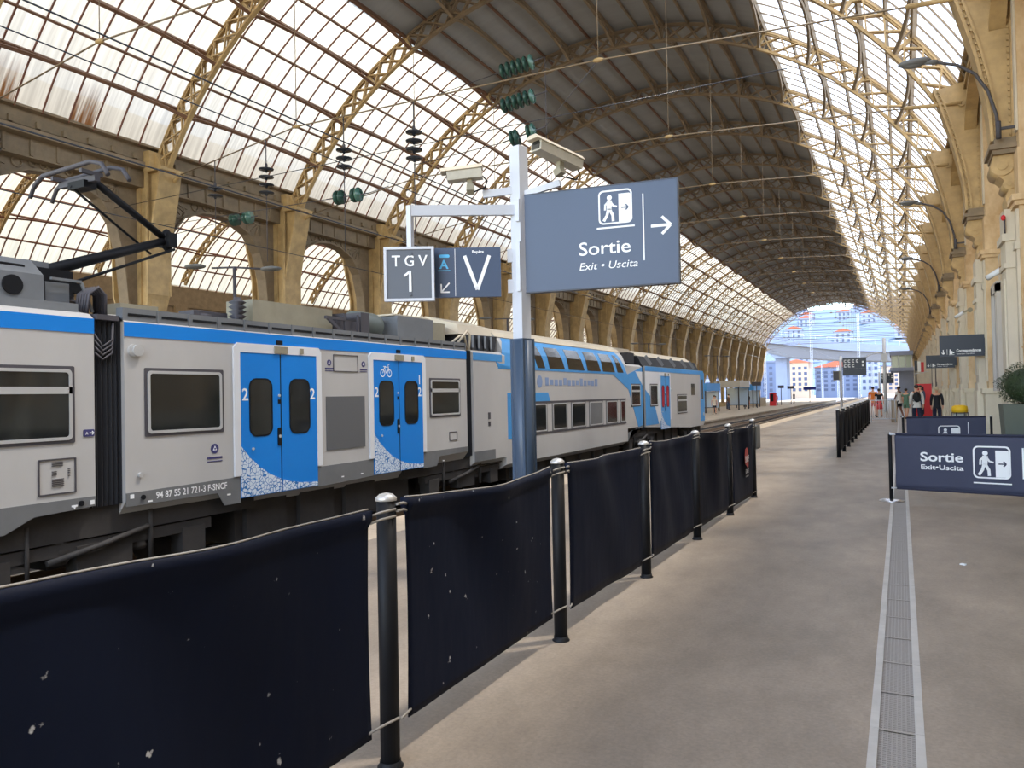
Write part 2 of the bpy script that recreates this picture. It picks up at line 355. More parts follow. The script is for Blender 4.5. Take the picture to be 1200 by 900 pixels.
# gable arch outline beyond the last rib
# ------------------------------------------------------------------ second, lower aisle vault beyond the columns
VX0, VX1, VZ = -25.9, -47.5, 10.2
vr = 6.0; vh = (VX0 - VX1) / 2; VR = (vh * vh + vr * vr) / (2 * vr); VCX = (VX0 + VX1) / 2; VCZ = VZ + vr - VR; VA = math.degrees(math.asin(vh / VR))
struct(single_sheet(VR, -VA, VA, YS, YE, VCX, VCZ).build('window_3', M['glassV']), 'glazed vault of the side aisle')
struct(bars(-VA, VA, VCX, VCZ, VR - 0.05, pane_y, 0.045, 0.08, 20).build('trim_%d' % n, M['rust']), 'glazing bars of the aisle vault'); n += 1
b = MB()
for k in range(1, 16):
    a = -VA + 2 * VA * k / 16; aa = math.radians(a); nr = (math.sin(aa), 0, math.cos(aa))
    p = lambda r, y: (VCX + r * math.sin(aa), y, VCZ + r * math.cos(aa))
    b.bar(p(VR - 0.08, YS), p(VR - 0.08, YE), 0.07, 0.12, nr)
    if k % 2 == 0:
        for j in range(len(ribs_y) - 1):
            b.sweep([p(VR - 0.55 + 0.42 * (1 - (2 * t / 10 - 1) ** 2), ribs_y[j] + BAY * t / 10) for t in range(11)], 0.09, 0.07, (math.cos(aa), 0, -math.sin(aa)))
struct(b.build('trim_%d' % n, M['rust']), 'purlins of the aisle vault'); n += 1
vrib = None
for i, y in enumerate(ribs_y[2:22]):
    if vrib is None:
        o = vrib = rib_mesh(0, -VA + 2.0, VA - 4.5, VCX, VCZ, VR - 0.6, VR - 0.08, 34, 40).build('aisle_arch', M['iron'])
    else:
        o = vrib.copy(); COL.objects.link(o)
    o.location = (0, y, 0)
    tag(o, 'lattice iron arch of the lower side vault behind the columns, %s from the camera end' % ORD[i], 'roof arch', 'aisle vault arches')
b = MB(); b.box(-48.2, -47.5, YS, YE, 8.9, 10.3); b.box(-48.3, -47.4, YS, YE, 8.7, 8.95)
for y in ribs_y: b.box(-47.9, -47.2, y - 0.5, y + 0.5, -0.9, 8.8)
for y in ribs_y[:-1]:
    b.box(-47.8, -47.5, y + 0.5, y + BAY - 0.5, 6.0, 8.8); b.box(-47.8, -47.5, y + 0.5, y + BAY - 0.5, -0.9, 4.2)
    for q in range(1, 4): b.box(-47.75, -47.55, y + BAY * q / 4 - 0.12, y + BAY * q / 4 + 0.12, 4.2, 6.0)
struct(b.build('wall_left', M['iron_dark']), 'iron beam and posts at the far side of the aisle')
# ------------------------------------------------------------------ iron columns of the left row
def column_parts(root):
    XL = -24.75
    # longitudinal bracket plate (forms the arcade arches)
    half = [(0.2, -0.4), (0.22, 2.6), (0.38, 3.5), (0.60, 4.5), (0.70, 5.5), (0.84, 6.9), (1.16, 8.0), (1.75, 8.75), (2.6, 9.12), (3.395, 9.22), (3.395, 9.5)]
    b = MB()
    poly = [(XL - 0.13, y, z) for y, z in half] + [(XL - 0.13, -y, z) for y, z in reversed(half)]
    b.prism(poly, (0.26, 0, 0))
    for s in (-1, 1):
        b.sweep([(XL, s * y, z) for y, z in half[:-1]], 0.5, 0.07, (1, 0, 0))
        for k in range(5):                                    # open ornament of the spandrel: radiating ribs and rings
            a = math.radians(20 + 34 * k / 2); b.bar((XL + 0.16, s * 1.05, 9.35), (XL + 0.16, s * (1.05 + 0.95 * math.cos(a) * (1 if k < 4 else 0.2)), 9.35 - 1.0 * math.sin(a) * 0.6), 0.05)
        for (cy, cz_, r) in ((1.5, 9.0, 0.3), (2.3, 9.3, 0.16), (2.8, 9.36, 0.1), (3.15, 9.36, 0.1)):
            b.tube([(XL + 0.16, s * (cy + r * math.cos(2 * PI * t / 12)), cz_ + r * math.sin(2 * PI * t / 12)) for t in range(13)], 0.035, 5)
    b.build('arcade_bracket', M['iron_dark'], root)
    # transverse pier, flared to the hall and to the aisle
    hall = [(0.24, -0.4), (0.26, 2.6), (0.48, 3.5), (0.80, 4.5), (0.93, 5.5), (0.97, 6.9), (1.15, 7.83), (1.44, 9.03), (1.6, 9.85)]
    b = MB()
    poly = [(XL + x, -0.26, z) for x, z in hall] + [(XL + 1.15, -0.26, 10.6), (XL - 1.15, -0.26, 10.6)] + [(XL - x, -0.26, z) for x, z in reversed(hall)]
    b.prism(poly, (0, 0.52, 0)); b.build('pier', M['iron'], root)
    b = MB()
    for s in (-1, 1): b.sweep([(XL + s * x, 0, z) for x, z in hall[4:]], 0.92, 0.08, (0, 1, 0)); b.prism([(XL + s * .95, -.46, 5.5), (XL + s * .95, .46, 5.5), (XL + s * .26, .22, 2.8), (XL + s * .26, -.22, 2.8)], (-s * .06, 0, 0))
    for s in (-1, 1):
        b.sweep([(XL + 0.95 + 0 * x, s * 0.46, z) for x, z in hall[4:]], 0.06, 0.1, (0, 1, 0))
        for dx in (-0.5, 0.35): b.box(XL + dx - 0.06, XL + dx + 0.06, s * 0.28 - 0.05, s * 0.28 + 0.05, 4.6, 9.8)
    b.cyl((XL + 0.02, -0.46, 0), (XL + 0.02, -0.46, 9.5), 0.08, 8)
    b.build('flange', M['iron'], root)
    b = MB()
    b.box(XL + 0.85, XL + 1.75, -0.5, 0.5, 9.85, 9.97); b.bar((XL + 0.7, 0, 10.5), (XL + 1.6, 0, 9.98), 0.5, 0.08)
    b.box(XL + 0.85, XL + 1.15, -0.5, 0.5, 9.97, 10.6)
    b.build('impost', M['iron'], root)
    b = MB(); b.cyl((XL + 0.9, 0.5, 9.5), (XL + 2.1, 0.0, 9.68), 0.07, 8); b.sph((XL + 2.05, 0.0, 9.68), 0.12, 0.1, 0.12, 8, 6); b.build('tie_anchor', M['iron'], root)
    b = MB(); b.box(XL - 0.5, XL + 0.5, -0.5, 0.5, -0.85, -0.1); b.box(XL - 0.4, XL + 0.4, -0.4, 0.4, -0.1, 0.1); b.build('base', M['iron'], root)
col0 = None
for i, y in enumerate(ribs_y[1:]):
    if col0 is None:
        col0 = thing('iron_column', '', 'column', (0, 0, 0)); column_parts(col0); c = col0
    else: c = copy_tree(col0)
    c.location = (0, y, 0)
    tag(c, 'flared ochre iron column with arched brackets behind the train, %s counted from the camera end' % ORD[i], 'column', 'iron columns along the far platform')
b = MB(); b.box(-25.3, -23.8, YS, YE, 10.0, 10.2); b.box(-25.2, -23.9, YS, YE, 10.25, 10.72); b.box(-25.3, -23.62, YS, YE, 10.72, 10.80)
b.box(-25.1, -24.2, YS, YE, 9.4, 10.0)
y = YS + 0.4
while y < YE: b.box(-23.92, -23.80, y, y + 0.14, 10.25, 10.45); b.box(-24.22, -24.14, y, y + 0.1, 9.45, 10.0); y += 0.85
struct(b.build('trim_%d' % n, M['iron_dark']), 'riveted gutter girder above the left columns'); n += 1
# ------------------------------------------------------------------ stone wall on the right with pilasters
b = MB(); b.box(2.75, 3.4, YS, YE, 0, 10.6); b.box(2.2, 3.4, YS, YE, 10.55, 10.75)
b.box(2.55, 2.8, YS, YE, 7.0, 7.25); b.box(2.6, 2.8, YS, YE, 5.15, 5.35)
for k, y in enumerate(ribs_y):
    b.box(2.15, 2.8, y - 0.95, y + 0.95, 0, 6.3)                                     # pier mass
    b.box(2.2, 2.8, y - 0.8, y + 0.8, 6.3, 10.6)
    b.box(2.07, 2.8, y - 1.02, y + 1.02, 5.15, 5.24); b.box(2.02, 2.8, y - 1.08, y + 1.08, 5.24, 5.36)
    yc = y + BAY / 2                                                                  # window surround in the middle of the bay
    for s in (-1, 1): b.box(2.45, 2.8, yc + s * 1.15 - 0.22, yc + s * 1.15 + 0.22, 1.4, 4.3)
    b.box(2.4, 2.8, yc - 1.5, yc + 1.5, 4.3, 4.7); b.prism([(2.35, yc - 1.65, 4.7), (2.35, yc + 1.65, 4.7), (2.35, yc, 5.45)], (0.45, 0, 0))
    b.box(2.5, 2.8, yc - 1.2, yc + 1.2, 5.6, 6.6)
    for s in (-1, 1): b.tube([(2.5, yc + s * 1.15 , 4.1 - 0.05 * t) for t in range(2)], 0.2, 8)
    for z in (2.35, 3.2): b.box(2.13, 2.2, y - 0.96, y + 0.96, z, z + 0.03)
wall = struct(b.build('wall_right', M['stone']), 'warm limestone station wall with piers')
b = MB()
for y in ribs_y:
    b.box(2.05, 2.8, y - 1.05, y + 1.05, 0, 1.42); b.box(1.98, 2.8, y - 1.12, y + 1.12, 1.42, 1.56); b.box(1.9, 2.3, y - 0.5, y + 0.5, 0, 1.5); b.box(1.98, 2.8, y - 1.12, y + 1.12, 0, 0.25)
b.box(2.6, 2.8, YS, YE, 0, 1.35)
struct(b.build('baseboard_right', M['stone_pale']), 'pale stone plinth along the right wall')
b = MB()
for y in ribs_y:
    b.box(1.96, 2.3, y - 0.42, y + 0.42, 1.5, 5.2); b.box(1.92, 2.3, y - 0.46, y + 0.46, 4.0, 4.1); b.box(1.9, 2.3, y - 0.48, y + 0.48, 4.55, 4.7); b.box(1.92, 2.3, y - 0.46, y + 0.46, 1.5, 1.72)
    b.box(1.93, 1.97, y - 0.28, y + 0.28, 1.95, 3.8)
    for s in (-1, 1):
        b.box(2.10, 2.3, y + s * 0.78 - 0.1, y + s * 0.78 + 0.1, 1.75, 5.1); b.box(2.06, 2.3, y + s * 0.78 - 0.14, y + s * 0.78 + 0.14, 4.3, 4.45)
        b.box(2.16, 2.3, y + s * 0.62 - 0.1, y + s * 0.62 + 0.1, 6.7, 10.3)
    for s in (-1, 1): b.box(2.4, 2.78, y + BAY / 2 + s * 1.75 - 0.2, y + BAY / 2 + s * 1.75 + 0.2, 1.4, 5.1)
struct(b.build('trim_%d' % n, M['stone_grey']), 'pale grey stone pilasters of the right wall'); n += 1
def console_parts(root):
    b = MB()
    prof = [(2.16, 5.2), (2.02, 5.25), (2.0, 5.45), (2.05, 5.6), (1.98, 5.8), (1.82, 5.98), (1.77, 6.15), (1.8, 6.33), (2.2, 6.33)]
    b.prism([(x, -0.36, z) for x, z in prof], (0, 0.72, 0))
    b.cyl((1.95, -0.40, 6.1), (1.95, 0.40, 6.1), 0.2, 14); b.cyl((1.95, -0.43, 6.1), (1.95, 0.43, 6.1), 0.09, 10)
    b.cyl((2.06, -0.40, 5.72), (2.06, 0.40, 5.72), 0.11, 12); b.cyl((2.06, -0.43, 5.72), (2.06, 0.43, 5.72), 0.05, 10)
    b.build('console', M['iron'], root)
    b = MB(); b.box(1.78, 2.3, -0.48, 0.48, 6.33, 6.42); b.box(1.72, 2.3, -0.55, 0.55, 6.42, 6.52); b.box(1.82, 2.3, -0.45, 0.45, 6.52, 6.66)
    b.build('abacus', M['iron_dark'], root)
    edge = [(1.80, 6.66), (1.79, 7.02), (1.74, 7.5), (1.66, 7.95), (1.56, 8.45), (1.45, 8.92), (1.31, 9.42), (1.17, 9.92), (1.05, 10.25)]
    b = MB(); b.prism([(x, -0.22, z) for x, z in edge] + [(2.3, -0.22, 10.45), (2.22, -0.22, 6.66)], (0, 0.44, 0)); b.build('bracket_plate', M['iron'], root)
    b = MB(); b.sweep([(x, 0, z) for x, z in edge], 0.6, 0.06, (0, 1, 0))
    for s in (-0.25, 0.25):
        b.sweep([(x + 0.12, s, z) for x, z in edge], 0.05, 0.05, (0, 1, 0))
        for k in range(26):
            t = k / 26 * (len(edge) - 1); i = int(t); f = t - i
            b.cbox(edge[i][0] + (edge[i + 1][0] - edge[i][0]) * f + 0.07, s, edge[i][1] + (edge[i + 1][1] - edge[i][1]) * f, 0.04, 0.03, 0.05)
            b.cbox(2.12, s, 6.75 + k * 0.13, 0.04, 0.03, 0.05)
        b.bar((2.17, s, 6.66), (2.2, s, 10.3), 0.05, 0.05)
    b.build('beading', M['iron'], root)
    b = MB(); b.cyl((1.75, -0.3, 9.75), (0.3, 0, 9.95), 0.06, 8); b.cyl((1.75, -0.32, 9.75), (1.72, 0.3, 9.75), 0.1, 10); b.build('tie_anchor', M['iron'], root)
con0 = None
for i, y in enumerate(ribs_y[1:]):
    if con0 is None:
        con0 = thing('roof_bracket', '', 'bracket', (0, 0, 0)); console_parts(con0); c = con0
    else: c = copy_tree(con0)
    c.location = (0, y, 0)
    tag(c, 'curved ochre iron roof bracket on the stone wall, %s from the camera end' % ORD[i], 'bracket', 'roof brackets along the stone wall')
# spandrel girder between the brackets
b = MB()
for k in range(len(ribs_y) - 1):
    y = ribs_y[k]
    b.sweep([(1.95, y + 0.2 + (BAY - 0.4) * t / 14, 9.0 + 0.9 * (1 - (2 * t / 14 - 1) ** 2) ** 0.6) for t in range(15)], 0.3, 0.08, (1, 0, 0))
    b.box(1.8, 2.2, y, y + BAY, 10.15, 10.3); b.box(1.7, 2.3, y, y + BAY, 10.45, 10.58)
    for t in range(1, 28): b.box(1.92, 2.0, y + BAY * t / 28 - 0.03, y + BAY * t / 28 + 0.03, 9.0 + 0.9 * (1 - (2 * t / 28 - 1) ** 2) ** 0.6, 10.2)
    for s in (0.55, BAY - 0.55):
        b.tube([(1.9, y + s + 0.26 * math.cos(2 * PI * t / 12), 9.75 + 0.26 * math.sin(2 * PI * t / 12)) for t in range(13)], 0.04, 6)
        b.tube([(1.9, y + s + 0.12 * math.cos(2 * PI * t / 12), 9.75 + 0.12 * math.sin(2 * PI * t / 12)) for t in range(13)], 0.04, 6)
struct(b.build('trim_%d' % n, M['iron']), 'arched iron girder between the wall brackets'); n += 1
# tie rods with hangers
tie0 = None
for i, y in enumerate(ribs_y[2:]):
    if tie0 is None:
        tie0 = thing('tie_rod', '', 'tie rod', (0, 0, 0)); c = tie0
        b = MB(); b.tube([(-22.7, 0, 9.68), (-17.2, 0, 10.45), (-6.85, 0, 10.35), (0.35, 0, 9.95)], 0.022, 6); b.build('rod', M['iron_dark'], c)
        for x, z in ((-17.2, 10.45), (-6.85, 10.35)):
            h = MB(); h.cyl((x, 0, z), (x, 0, CZ + math.sqrt(13.95 ** 2 - (x - CX) ** 2) + 0.05), 0.013, 5); h.build('hanger', M['iron_dark'], c)
            h = MB(); h.sph((x, 0, z), 0.16, 0.07, 0.06, 8, 6); h.build('turnbuckle', M['iron'], c)
    else: c = copy_tree(tie0)
    c.location = (0, y, 0)
    tag(c, 'thin iron tie rod hung across the hall, %s counted from the camera end' % ORD[i], 'tie rod', 'tie rods across the hall')
#PARTB
# ------------------------------------------------------------------ drawing on flat panels
class Face:
    """a local frame on a flat panel: u to the right, v up, w out of the face"""
    def __init__(s, o, u, v=(0, 0, 1)):
        s.o = Vector(o); s.u = Vector(u).normalized(); s.v = Vector(v).normalized(); s.w = s.u.cross(s.v)
    def p(s, a, b_, c=0.0): return s.o + s.u * a + s.v * b_ + s.w * c
    def poly(s, mb, pts, t=0.004, mi=0, base=0.0): return mb.prism([s.p(a, b_, base) for a, b_ in pts], s.w * t, mi)
    def rect(s, mb, x0, x1, y0, y1, t=0.004, mi=0, base=0.0): return s.poly(mb, [(x0, y0), (x1, y0), (x1, y1), (x0, y1)], t, mi, base)
    def line(s, mb, a, b_, w, t=0.004, mi=0):
        dx, dy = b_[0] - a[0], b_[1] - a[1]; L = math.hypot(dx, dy); nx, ny = -dy / L * w / 2, dx / L * w / 2
        return s.poly(mb, [(a[0] - nx, a[1] - ny), (b_[0] - nx, b_[1] - ny), (b_[0] + nx, b_[1] + ny), (a[0] + nx, a[1] + ny)], t, mi)
    def disc(s, mb, x, y, r, t=0.004, n=16, mi=0): return s.poly(mb, [(x + r * math.cos(2 * PI * k / n), y + r * math.sin(2 * PI * k / n)) for k in range(n)], t, mi)
    def ring(s, mb, outer, inner, t=0.004, mi=0, base=0.0):
        n_ = len(outer); P = [s.p(a, b_, base + c) for c in (0, t) for pts in (outer, inner) for a, b_ in pts]
        fs = []
        for i in range(n_):
            j = (i + 1) % n_; fs += [(2 * n_ + i, 2 * n_ + j, 3 * n_ + j, 3 * n_ + i), (j, i, n_ + i, n_ + j), (i, j, 2 * n_ + j, 2 * n_ + i), (n_ + j, n_ + i, 3 * n_ + i, 3 * n_ + j)]
        return mb.add(P, fs, mi)
    def text(s, mb, body, x, y, h, align='LEFT', t=0.003, bold=0.0, mi=0, sx=1.0, shear=0.0):
        cu = bpy.data.curves.new('t', 'FONT'); cu.body = body; cu.size = h / 0.72; cu.align_x = align; cu.offset = bold; cu.shear = shear
        cu.resolution_u = 3; cu.extrude = 0.0
        ob = bpy.data.objects.new('t', cu); COL.objects.link(ob)
        dg = bpy.context.evaluated_depsgraph_get(); me = bpy.data.meshes.new_from_object(ob.evaluated_get(dg))
        mb.add([s.p(x + v.co.x * sx, y + v.co.y, t) for v in me.vertices], [tuple(p.vertices) for p in me.polygons], mi)
        bpy.data.objects.remove(ob); bpy.data.curves.remove(cu); bpy.data.meshes.remove(me); return mb
def rrect(x0, x1, y0, y1, r, k=5):
    out = []
    for cx_, cy_, a0 in ((x1 - r, y1 - r, 0), (x0 + r, y1 - r, 90), (x0 + r, y0 + r, 180), (x1 - r, y0 + r, 270)):
        for i in range(k + 1):
            a = math.radians(a0 + 90 * i / k); out.append((cx_ + r * math.cos(a), cy_ + r * math.sin(a)))
    return out
def exit_pictogram(f, mb, x, y, s, walk=True, dark=None):
    """walking figure and a door with an arrow in a rounded square of side s, lower left corner at x, y; door arrow in the panel colour"""
    f.ring(mb, rrect(x, x + s, y, y + s, s * .14), rrect(x + s * .045, x + s * .955, y + s * .045, y + s * .955, s * .11))
    f.poly(mb, [(x + s * a, y + s * b_) for a, b_ in ((.60, .05), (.95, .05), (.95, .84), (.92, .87), (.60, .87))])
    f.disc(mb, x + s * .33, y + s * .78, s * .075)
    for a, b_, w in (((.33, .70), (.31, .42), .15), ((.32, .46), (.42, .26), .085), ((.42, .28), (.43, .08), .08), ((.30, .46), (.25, .26), .085), ((.26, .28), (.15, .10), .08),
                     ((.36, .66), (.45, .52), .055), ((.45, .53), (.55, .50), .05), ((.29, .66), (.19, .56), .055), ((.20, .58), (.19, .42), .05)):
        f.line(mb, (x + s * a[0], y + s * a[1]), (x + s * b_[0], y + s * b_[1]), s * w)
    if dark is not None:
        for a, b_ in (((.68, .46), (.88, .46)), ((.88, .46), (.81, .54)), ((.88, .46), (.81, .38))):
            f.line(dark, (x + s * a[0], y + s * a[1]), (x + s * b_[0], y + s * b_[1]), s * .04, t=0.007)
# ------------------------------------------------------------------ train
M['body'] = mat('light_grey_train_paint', (184, 183, 182), 0.42, var=0.10, scale=0.8, stretch=(1, 1, 0.5))
M['blue'] = mat('bright_blue_train_paint', (6, 124, 214), 0.38)
M['blue2'] = mat('faded_blue_train_paint', (66, 148, 214), 0.45, var=0.1)
M['skirt'] = mat('dark_grey_skirt', (112, 114, 116), 0.6, var=0.2, scale=2)
M['twhite'] = mat('white_train_paint', (214, 217, 222), 0.45)
M['bellow'] = mat('black_rubber_bellows', (30, 32, 38), 0.8)
M['tglass'] = mat('dark_tinted_window', (34, 36, 36), 0.08, spec=0.8)
M['alu'] = mat('window_aluminium', (196, 198, 200), 0.4, 0.4)
M['seal'] = mat('dark_window_surround', (70, 68, 74), 0.6)
M['roofgrey'] = mat('grey_roof_equipment', (112, 116, 120), 0.6, var=0.2, scale=2)
M['khaki'] = mat('dusty_khaki_roof_box', (150, 144, 124), 0.7, var=0.25, scale=2)
M['cream'] = mat('dusty_cream_roof', (206, 194, 172), 0.7, var=0.15, scale=1)
M['under'] = mat('sooty_running_gear', (58, 55, 54), 0.75, var=0.4, scale=3)
M['logo'] = mat('purple_blue_emblem', (60, 60, 110), 0.5)
M['red'] = mat('red_plastic', (206, 34, 44), 0.5)
def maze():
    m = bpy.data.materials.new('white_maze_pattern'); m.use_nodes = True; nn = m.node_tree; b = nn.nodes['Principled BSDF']; b.inputs['Roughness'].default_value = 0.45
    tc = nn.nodes.new('ShaderNodeTexCoord'); v = nn.nodes.new('ShaderNodeTexVoronoi'); v.feature = 'DISTANCE_TO_EDGE'; v.inputs['Scale'].default_value = 17
    nz = nn.nodes.new('ShaderNodeTexNoise'); nz.inputs['Scale'].default_value = 9; cr = nn.nodes.new('ShaderNodeValToRGB'); cr.color_ramp.interpolation = 'CONSTANT'
    e = cr.color_ramp.elements; e[0].position = 0; e[0].color = lin((28, 108, 180)); e[1].position = 0.085; e[1].color = lin((206, 218, 232))
    ad = nn.nodes.new('ShaderNodeMath'); ad.operation = 'MULTIPLY'; mr = nn.nodes.new('ShaderNodeMapRange'); mr.inputs[1].default_value = 0.35; mr.inputs[2].default_value = 0.6; mr.inputs[3].default_value = 0.8; mr.inputs[4].default_value = 2.2
    nn.links.new(tc.outputs['Object'], v.inputs['Vector']); nn.links.new(tc.outputs['Object'], nz.inputs['Vector']); nn.links.new(nz.outputs[0], mr.inputs[0]); nn.links.new(v.outputs['Distance'], ad.inputs[0]); nn.links.new(mr.outputs[0], ad.inputs[1])
    nn.links.new(ad.outputs[0], cr.inputs[0]); nn.links.new(cr.outputs[0], b.inputs['Base Color']); return m
M['maze'] = maze()
SX, XC = -8.2, -9.7
S = Face((SX, 0, 0), (0, 1, 0))                                     # the platform side of the train: u = Y, v = Z, w = +X
def car_body(root, y0, y1, prof, mt, name='body_shell'):
    """prof: half profile (x, z) from bottom to ridge on the platform side; mirrored"""
    full = prof + [(2 * XC - x, z) for x, z in reversed(prof)]
    b = MB(); b.prism([(x, y0, z) for x, z in full], (0, y1 - y0, 0)); return recalc(b.build(name, mt, root))
def window(root, y0, y1, z0, z1, sliding=False, mt='seal', r=0.05, frame='window_frame'):
    b = MB(); S.poly(b, rrect(y0, y1, z0, z1, 0.02), 0.012); w = b.build('window', M[mt], root)
    b = MB(); i = 0.035; S.ring(b, rrect(y0 + i, y1 - i, z0 + i, z1 - i, r), rrect(y0 + i + .035, y1 - i - .035, z0 + i + .035, z1 - i - .035, r * .7), 0.024)
    if sliding: S.rect(b, y0 + i, y1 - i, z1 - (z1 - z0) * .36, z1 - (z1 - z0) * .27, 0.024)
    b.build(frame, M['alu'], w)
    b = MB(); S.poly(b, rrect(y0 + i + .03, y1 - i - .03, z0 + i + .03, z1 - i - .03, r * .7), 0.016); b.build('pane', M['tglass'], w)
def double_door(root, y0, y1, zt, zb, num_l, num_r, bike=False, wcol='tglass', pattern=True, mt='blue', frame=True):
    if frame:
        b = MB(); S.poly(b, [(y0 - .11, .57), (y0, .57), (y0, zt), (y1, zt), (y1, .57), (y1 + .11, .57), (y1 + .11, zt + .06), (y1 + .05, zt + .13), (y0 - .05, zt + .13), (y0 - .11, zt + .06)], 0.03)
        S.rect(b, (y0 + y1) / 2 - .13, (y0 + y1) / 2 + .13, zt + .01, zt + .11, 0.05, 1); S.rect(b, (y0 + y1) / 2 + .4, (y0 + y1) / 2 + .47, zt + .02, zt + .1, 0.05, 1)
        b.build('door_frame', [M['twhite'], M['khaki']], root)
    ym = (y0 + y1) / 2; w = y1 - y0
    curve = [(0, .72), (.1, .56), (.22, .41), (.34, .29), (.46, .21), (.6, .14), (.75, .10), (.9, .075), (1, .07)]
    for s_, (a, c) in enumerate(((y0, ym - .012), (ym + .012, y1))):
        b = MB(); S.rect(b, a, c, zb, zt, 0.022); d = b.build('door', M[mt], root)
        wc = (a + c) / 2; ww = (c - a) * .29
        b = MB(); S.ring(b, rrect(wc - ww, wc + ww, zb + .84, zt - .36, .13), rrect(wc - ww + .02, wc + ww - .02, zb + .86, zt - .38, .11), 0.03); b.build('window_seal', M['black'], d)
        b = MB(); S.poly(b, rrect(wc - ww + .01, wc + ww - .01, zb + .85, zt - .37, .12), 0.026); b.build('door_window', M[wcol], d)
        if pattern:
            lo, hi = (a - y0) / w, (c - y0) / w
            top = [(y0 + w * t, zb + z) for t, z in curve if lo < t < hi]
            def at(t):
                for (p, q), (p2, q2) in zip(curve, curve[1:]):
                    if p <= t <= p2: return q + (q2 - q) * (t - p) / (p2 - p)
            b = MB(); S.poly(b, [(a + .005, zb + .01), (c - .005, zb + .01), (c - .005, zb + at(hi))] + list(reversed(top)) + [(a + .005, zb + at(lo))], 0.026); b.build('door_pattern', M['maze'], d)
        num = (num_l, num_r)[s_]
        if num:
            b = MB()
            for k, ch in enumerate(num): S.text(b, ch, a + .09 if s_ == 0 else c - .10, zb + 1.36 + .23 * (len(num) - 1 - k) , .17, 'CENTER', 0.024, .004)
            if bike and s_ == 0:
                for dx in (-.1, .1): S.ring(b, [(wc + dx + .07 * math.cos(t * PI / 6), zt - .23 + .07 * math.sin(t * PI / 6)) for t in range(12)], [(wc + dx + .055 * math.cos(t * PI / 6), zt - .23 + .055 * math.sin(t * PI / 6)) for t in range(12)], 0.024)
                for p, q in (((-.1, -.23), (-.04, -.12)), ((-.04, -.12), (.08, -.12)), ((.1, -.23), (.06, -.08)), ((-.04, -.12), (0, -.23)), ((0, -.23), (.08, -.12)), ((.06, -.08), (.1, -.07)), ((-.08, -.11), (-.01, -.11))):
                    S.line(b, (wc + p[0], zt + p[1]), (wc + q[0], zt + q[1]), .012, 0.024)
            b.build('door_lettering', M['white'], d)
    b = MB(); S.rect(b, ym - .02, ym + .02, zb, zt, 0.02); S.poly(b, rrect(ym - .075, ym - .005, zb + .68, zb + .95, .03), 0.035); S.rect(b, ym - .06, ym - .02, zb + 1.3, zb + 1.36, 0.03); b.build('door_gasket', M['black'], root)
    b = MB(); S.disc(b, ym - .04, zb + .82, .022, .045); S.disc(b, ym - .04, zb + 1.42, .02, .04); S.disc(b, y0 + .22, zb + .67, .02, .04); b.build('door_button', M['alu'], root)
def wheels(root, yc, half=1.25):
    b = MB()
    for dy in (-half, half):
        for x in (XC - .75, XC + .75):
            b.lathe((x - .07, yc + dy, -.20), (1, 0, 0), [(0.02, 0), (.40, .0), (.415, .02), (.415, .10), (.40, .13), (.12, .15), (.12, .2), (.02, .2)], 20)
        b.cyl((XC - .75, yc + dy, -.2), (XC + .75, yc + dy, -.2), .08, 8)
        b.box(SX - .35, SX - .12, yc + dy - .18, yc + dy + .18, -.34, -.02)
    for x in (SX - .22, 2 * XC - SX + .22):
        b.box(x - .08, x + .08, yc - half - .3, yc + half + .3, -.08, .06); b.box(x - .1, x + .1, yc - .35, yc + .35, -.3, .0)
    for dy in (-.5, .5): b.lathe((SX - .25, yc + dy, -.18), (0, 0, 1), [(.1, 0), (.13, .05), (.1, .1), (.13, .15), (.1, .2), (.13, .25), (.1, .3)], 10)
    b.box(XC - .9, XC + .9, yc - .4, yc + .4, -.3, .05); b.box(2 * XC - SX + .12, SX - .12, yc - 2.3, yc + 2.3, .08, .46)
    b.tube([(SX - .1, yc - .7, -.12), (SX - .06, yc - .1, -.02), (SX - .1, yc + .55, .1)], .035, 6); b.cyl((SX - .12, yc + .6, -.3), (SX - .12, yc + .6, .3), .03, 6); b.cyl((SX - .12, yc - .9, -.35), (SX - .12, yc - .9, .3), .025, 6)
    return b.build('bogie', M['under'], root)
def emblem(mb, y, z, r, dark):
    S.disc(dark, y, z, r, .006); S.poly(mb, [(y - r * .5, z - r * .35), (y + r * .5, z - r * .35), (y, z + r * .6)], .008); S.disc(dark, y, z - r * .02, r * .2, .01)
    S.rect(dark, y - r * 1.9, y + r * 1.9, z - r * 2.1, z - r * 1.65, .006); S.rect(dark, y - r * 1.9, y + r * 1.9, z - r * 2.7, z - r * 2.5, .006)
SINGLE = [(SX - .25, .12), (SX, .45), (SX, 2.58), (SX - .08, 2.64), (SX - .4, 2.7), (XC, 2.74)]
# ---- carriage at the left edge
c1 = thing('rail_carriage', 'grey rail carriage with pantograph at the left edge, blue stripe under the roof', 'train carriage', (XC, 0, ZT))
car_body(c1, -9.0, 5.6, [(SX - .25, .3), (SX, .52), (SX, 2.58), (SX - .08, 2.64), (SX - .4, 2.7), (XC, 2.74)], M['body'])
b = MB(); S.rect(b, -9.0, 5.6, 2.41, 2.58, .008); b.build('blue_stripe', M['blue'], c1)
window(c1, 2.9, 5.36, 1.18, 2.03, True)
b = MB(); S.poly(b, [(-9.0, .2), (4.6, .28), (4.9, .42), (5.6, .45), (5.6, .56), (-9.0, .56)], .01); b.build('skirt', M['skirt'], c1)
b = MB(); S.ring(b, rrect(4.95, 5.37, .63, 1.02, .01), rrect(4.965, 5.355, .645, 1.005, .008), .012, 1)
for z0, z1, a, c in ((.94, .99, 5.1, 5.22), (.84, .89, 5.1, 5.15), (.72, .81, 5.1, 5.23), (.82, .9, 5.28, 5.3)):
    k = z0
    while k < z1: S.rect(b, a, c, k, k + .008, .012, 1); k += .018
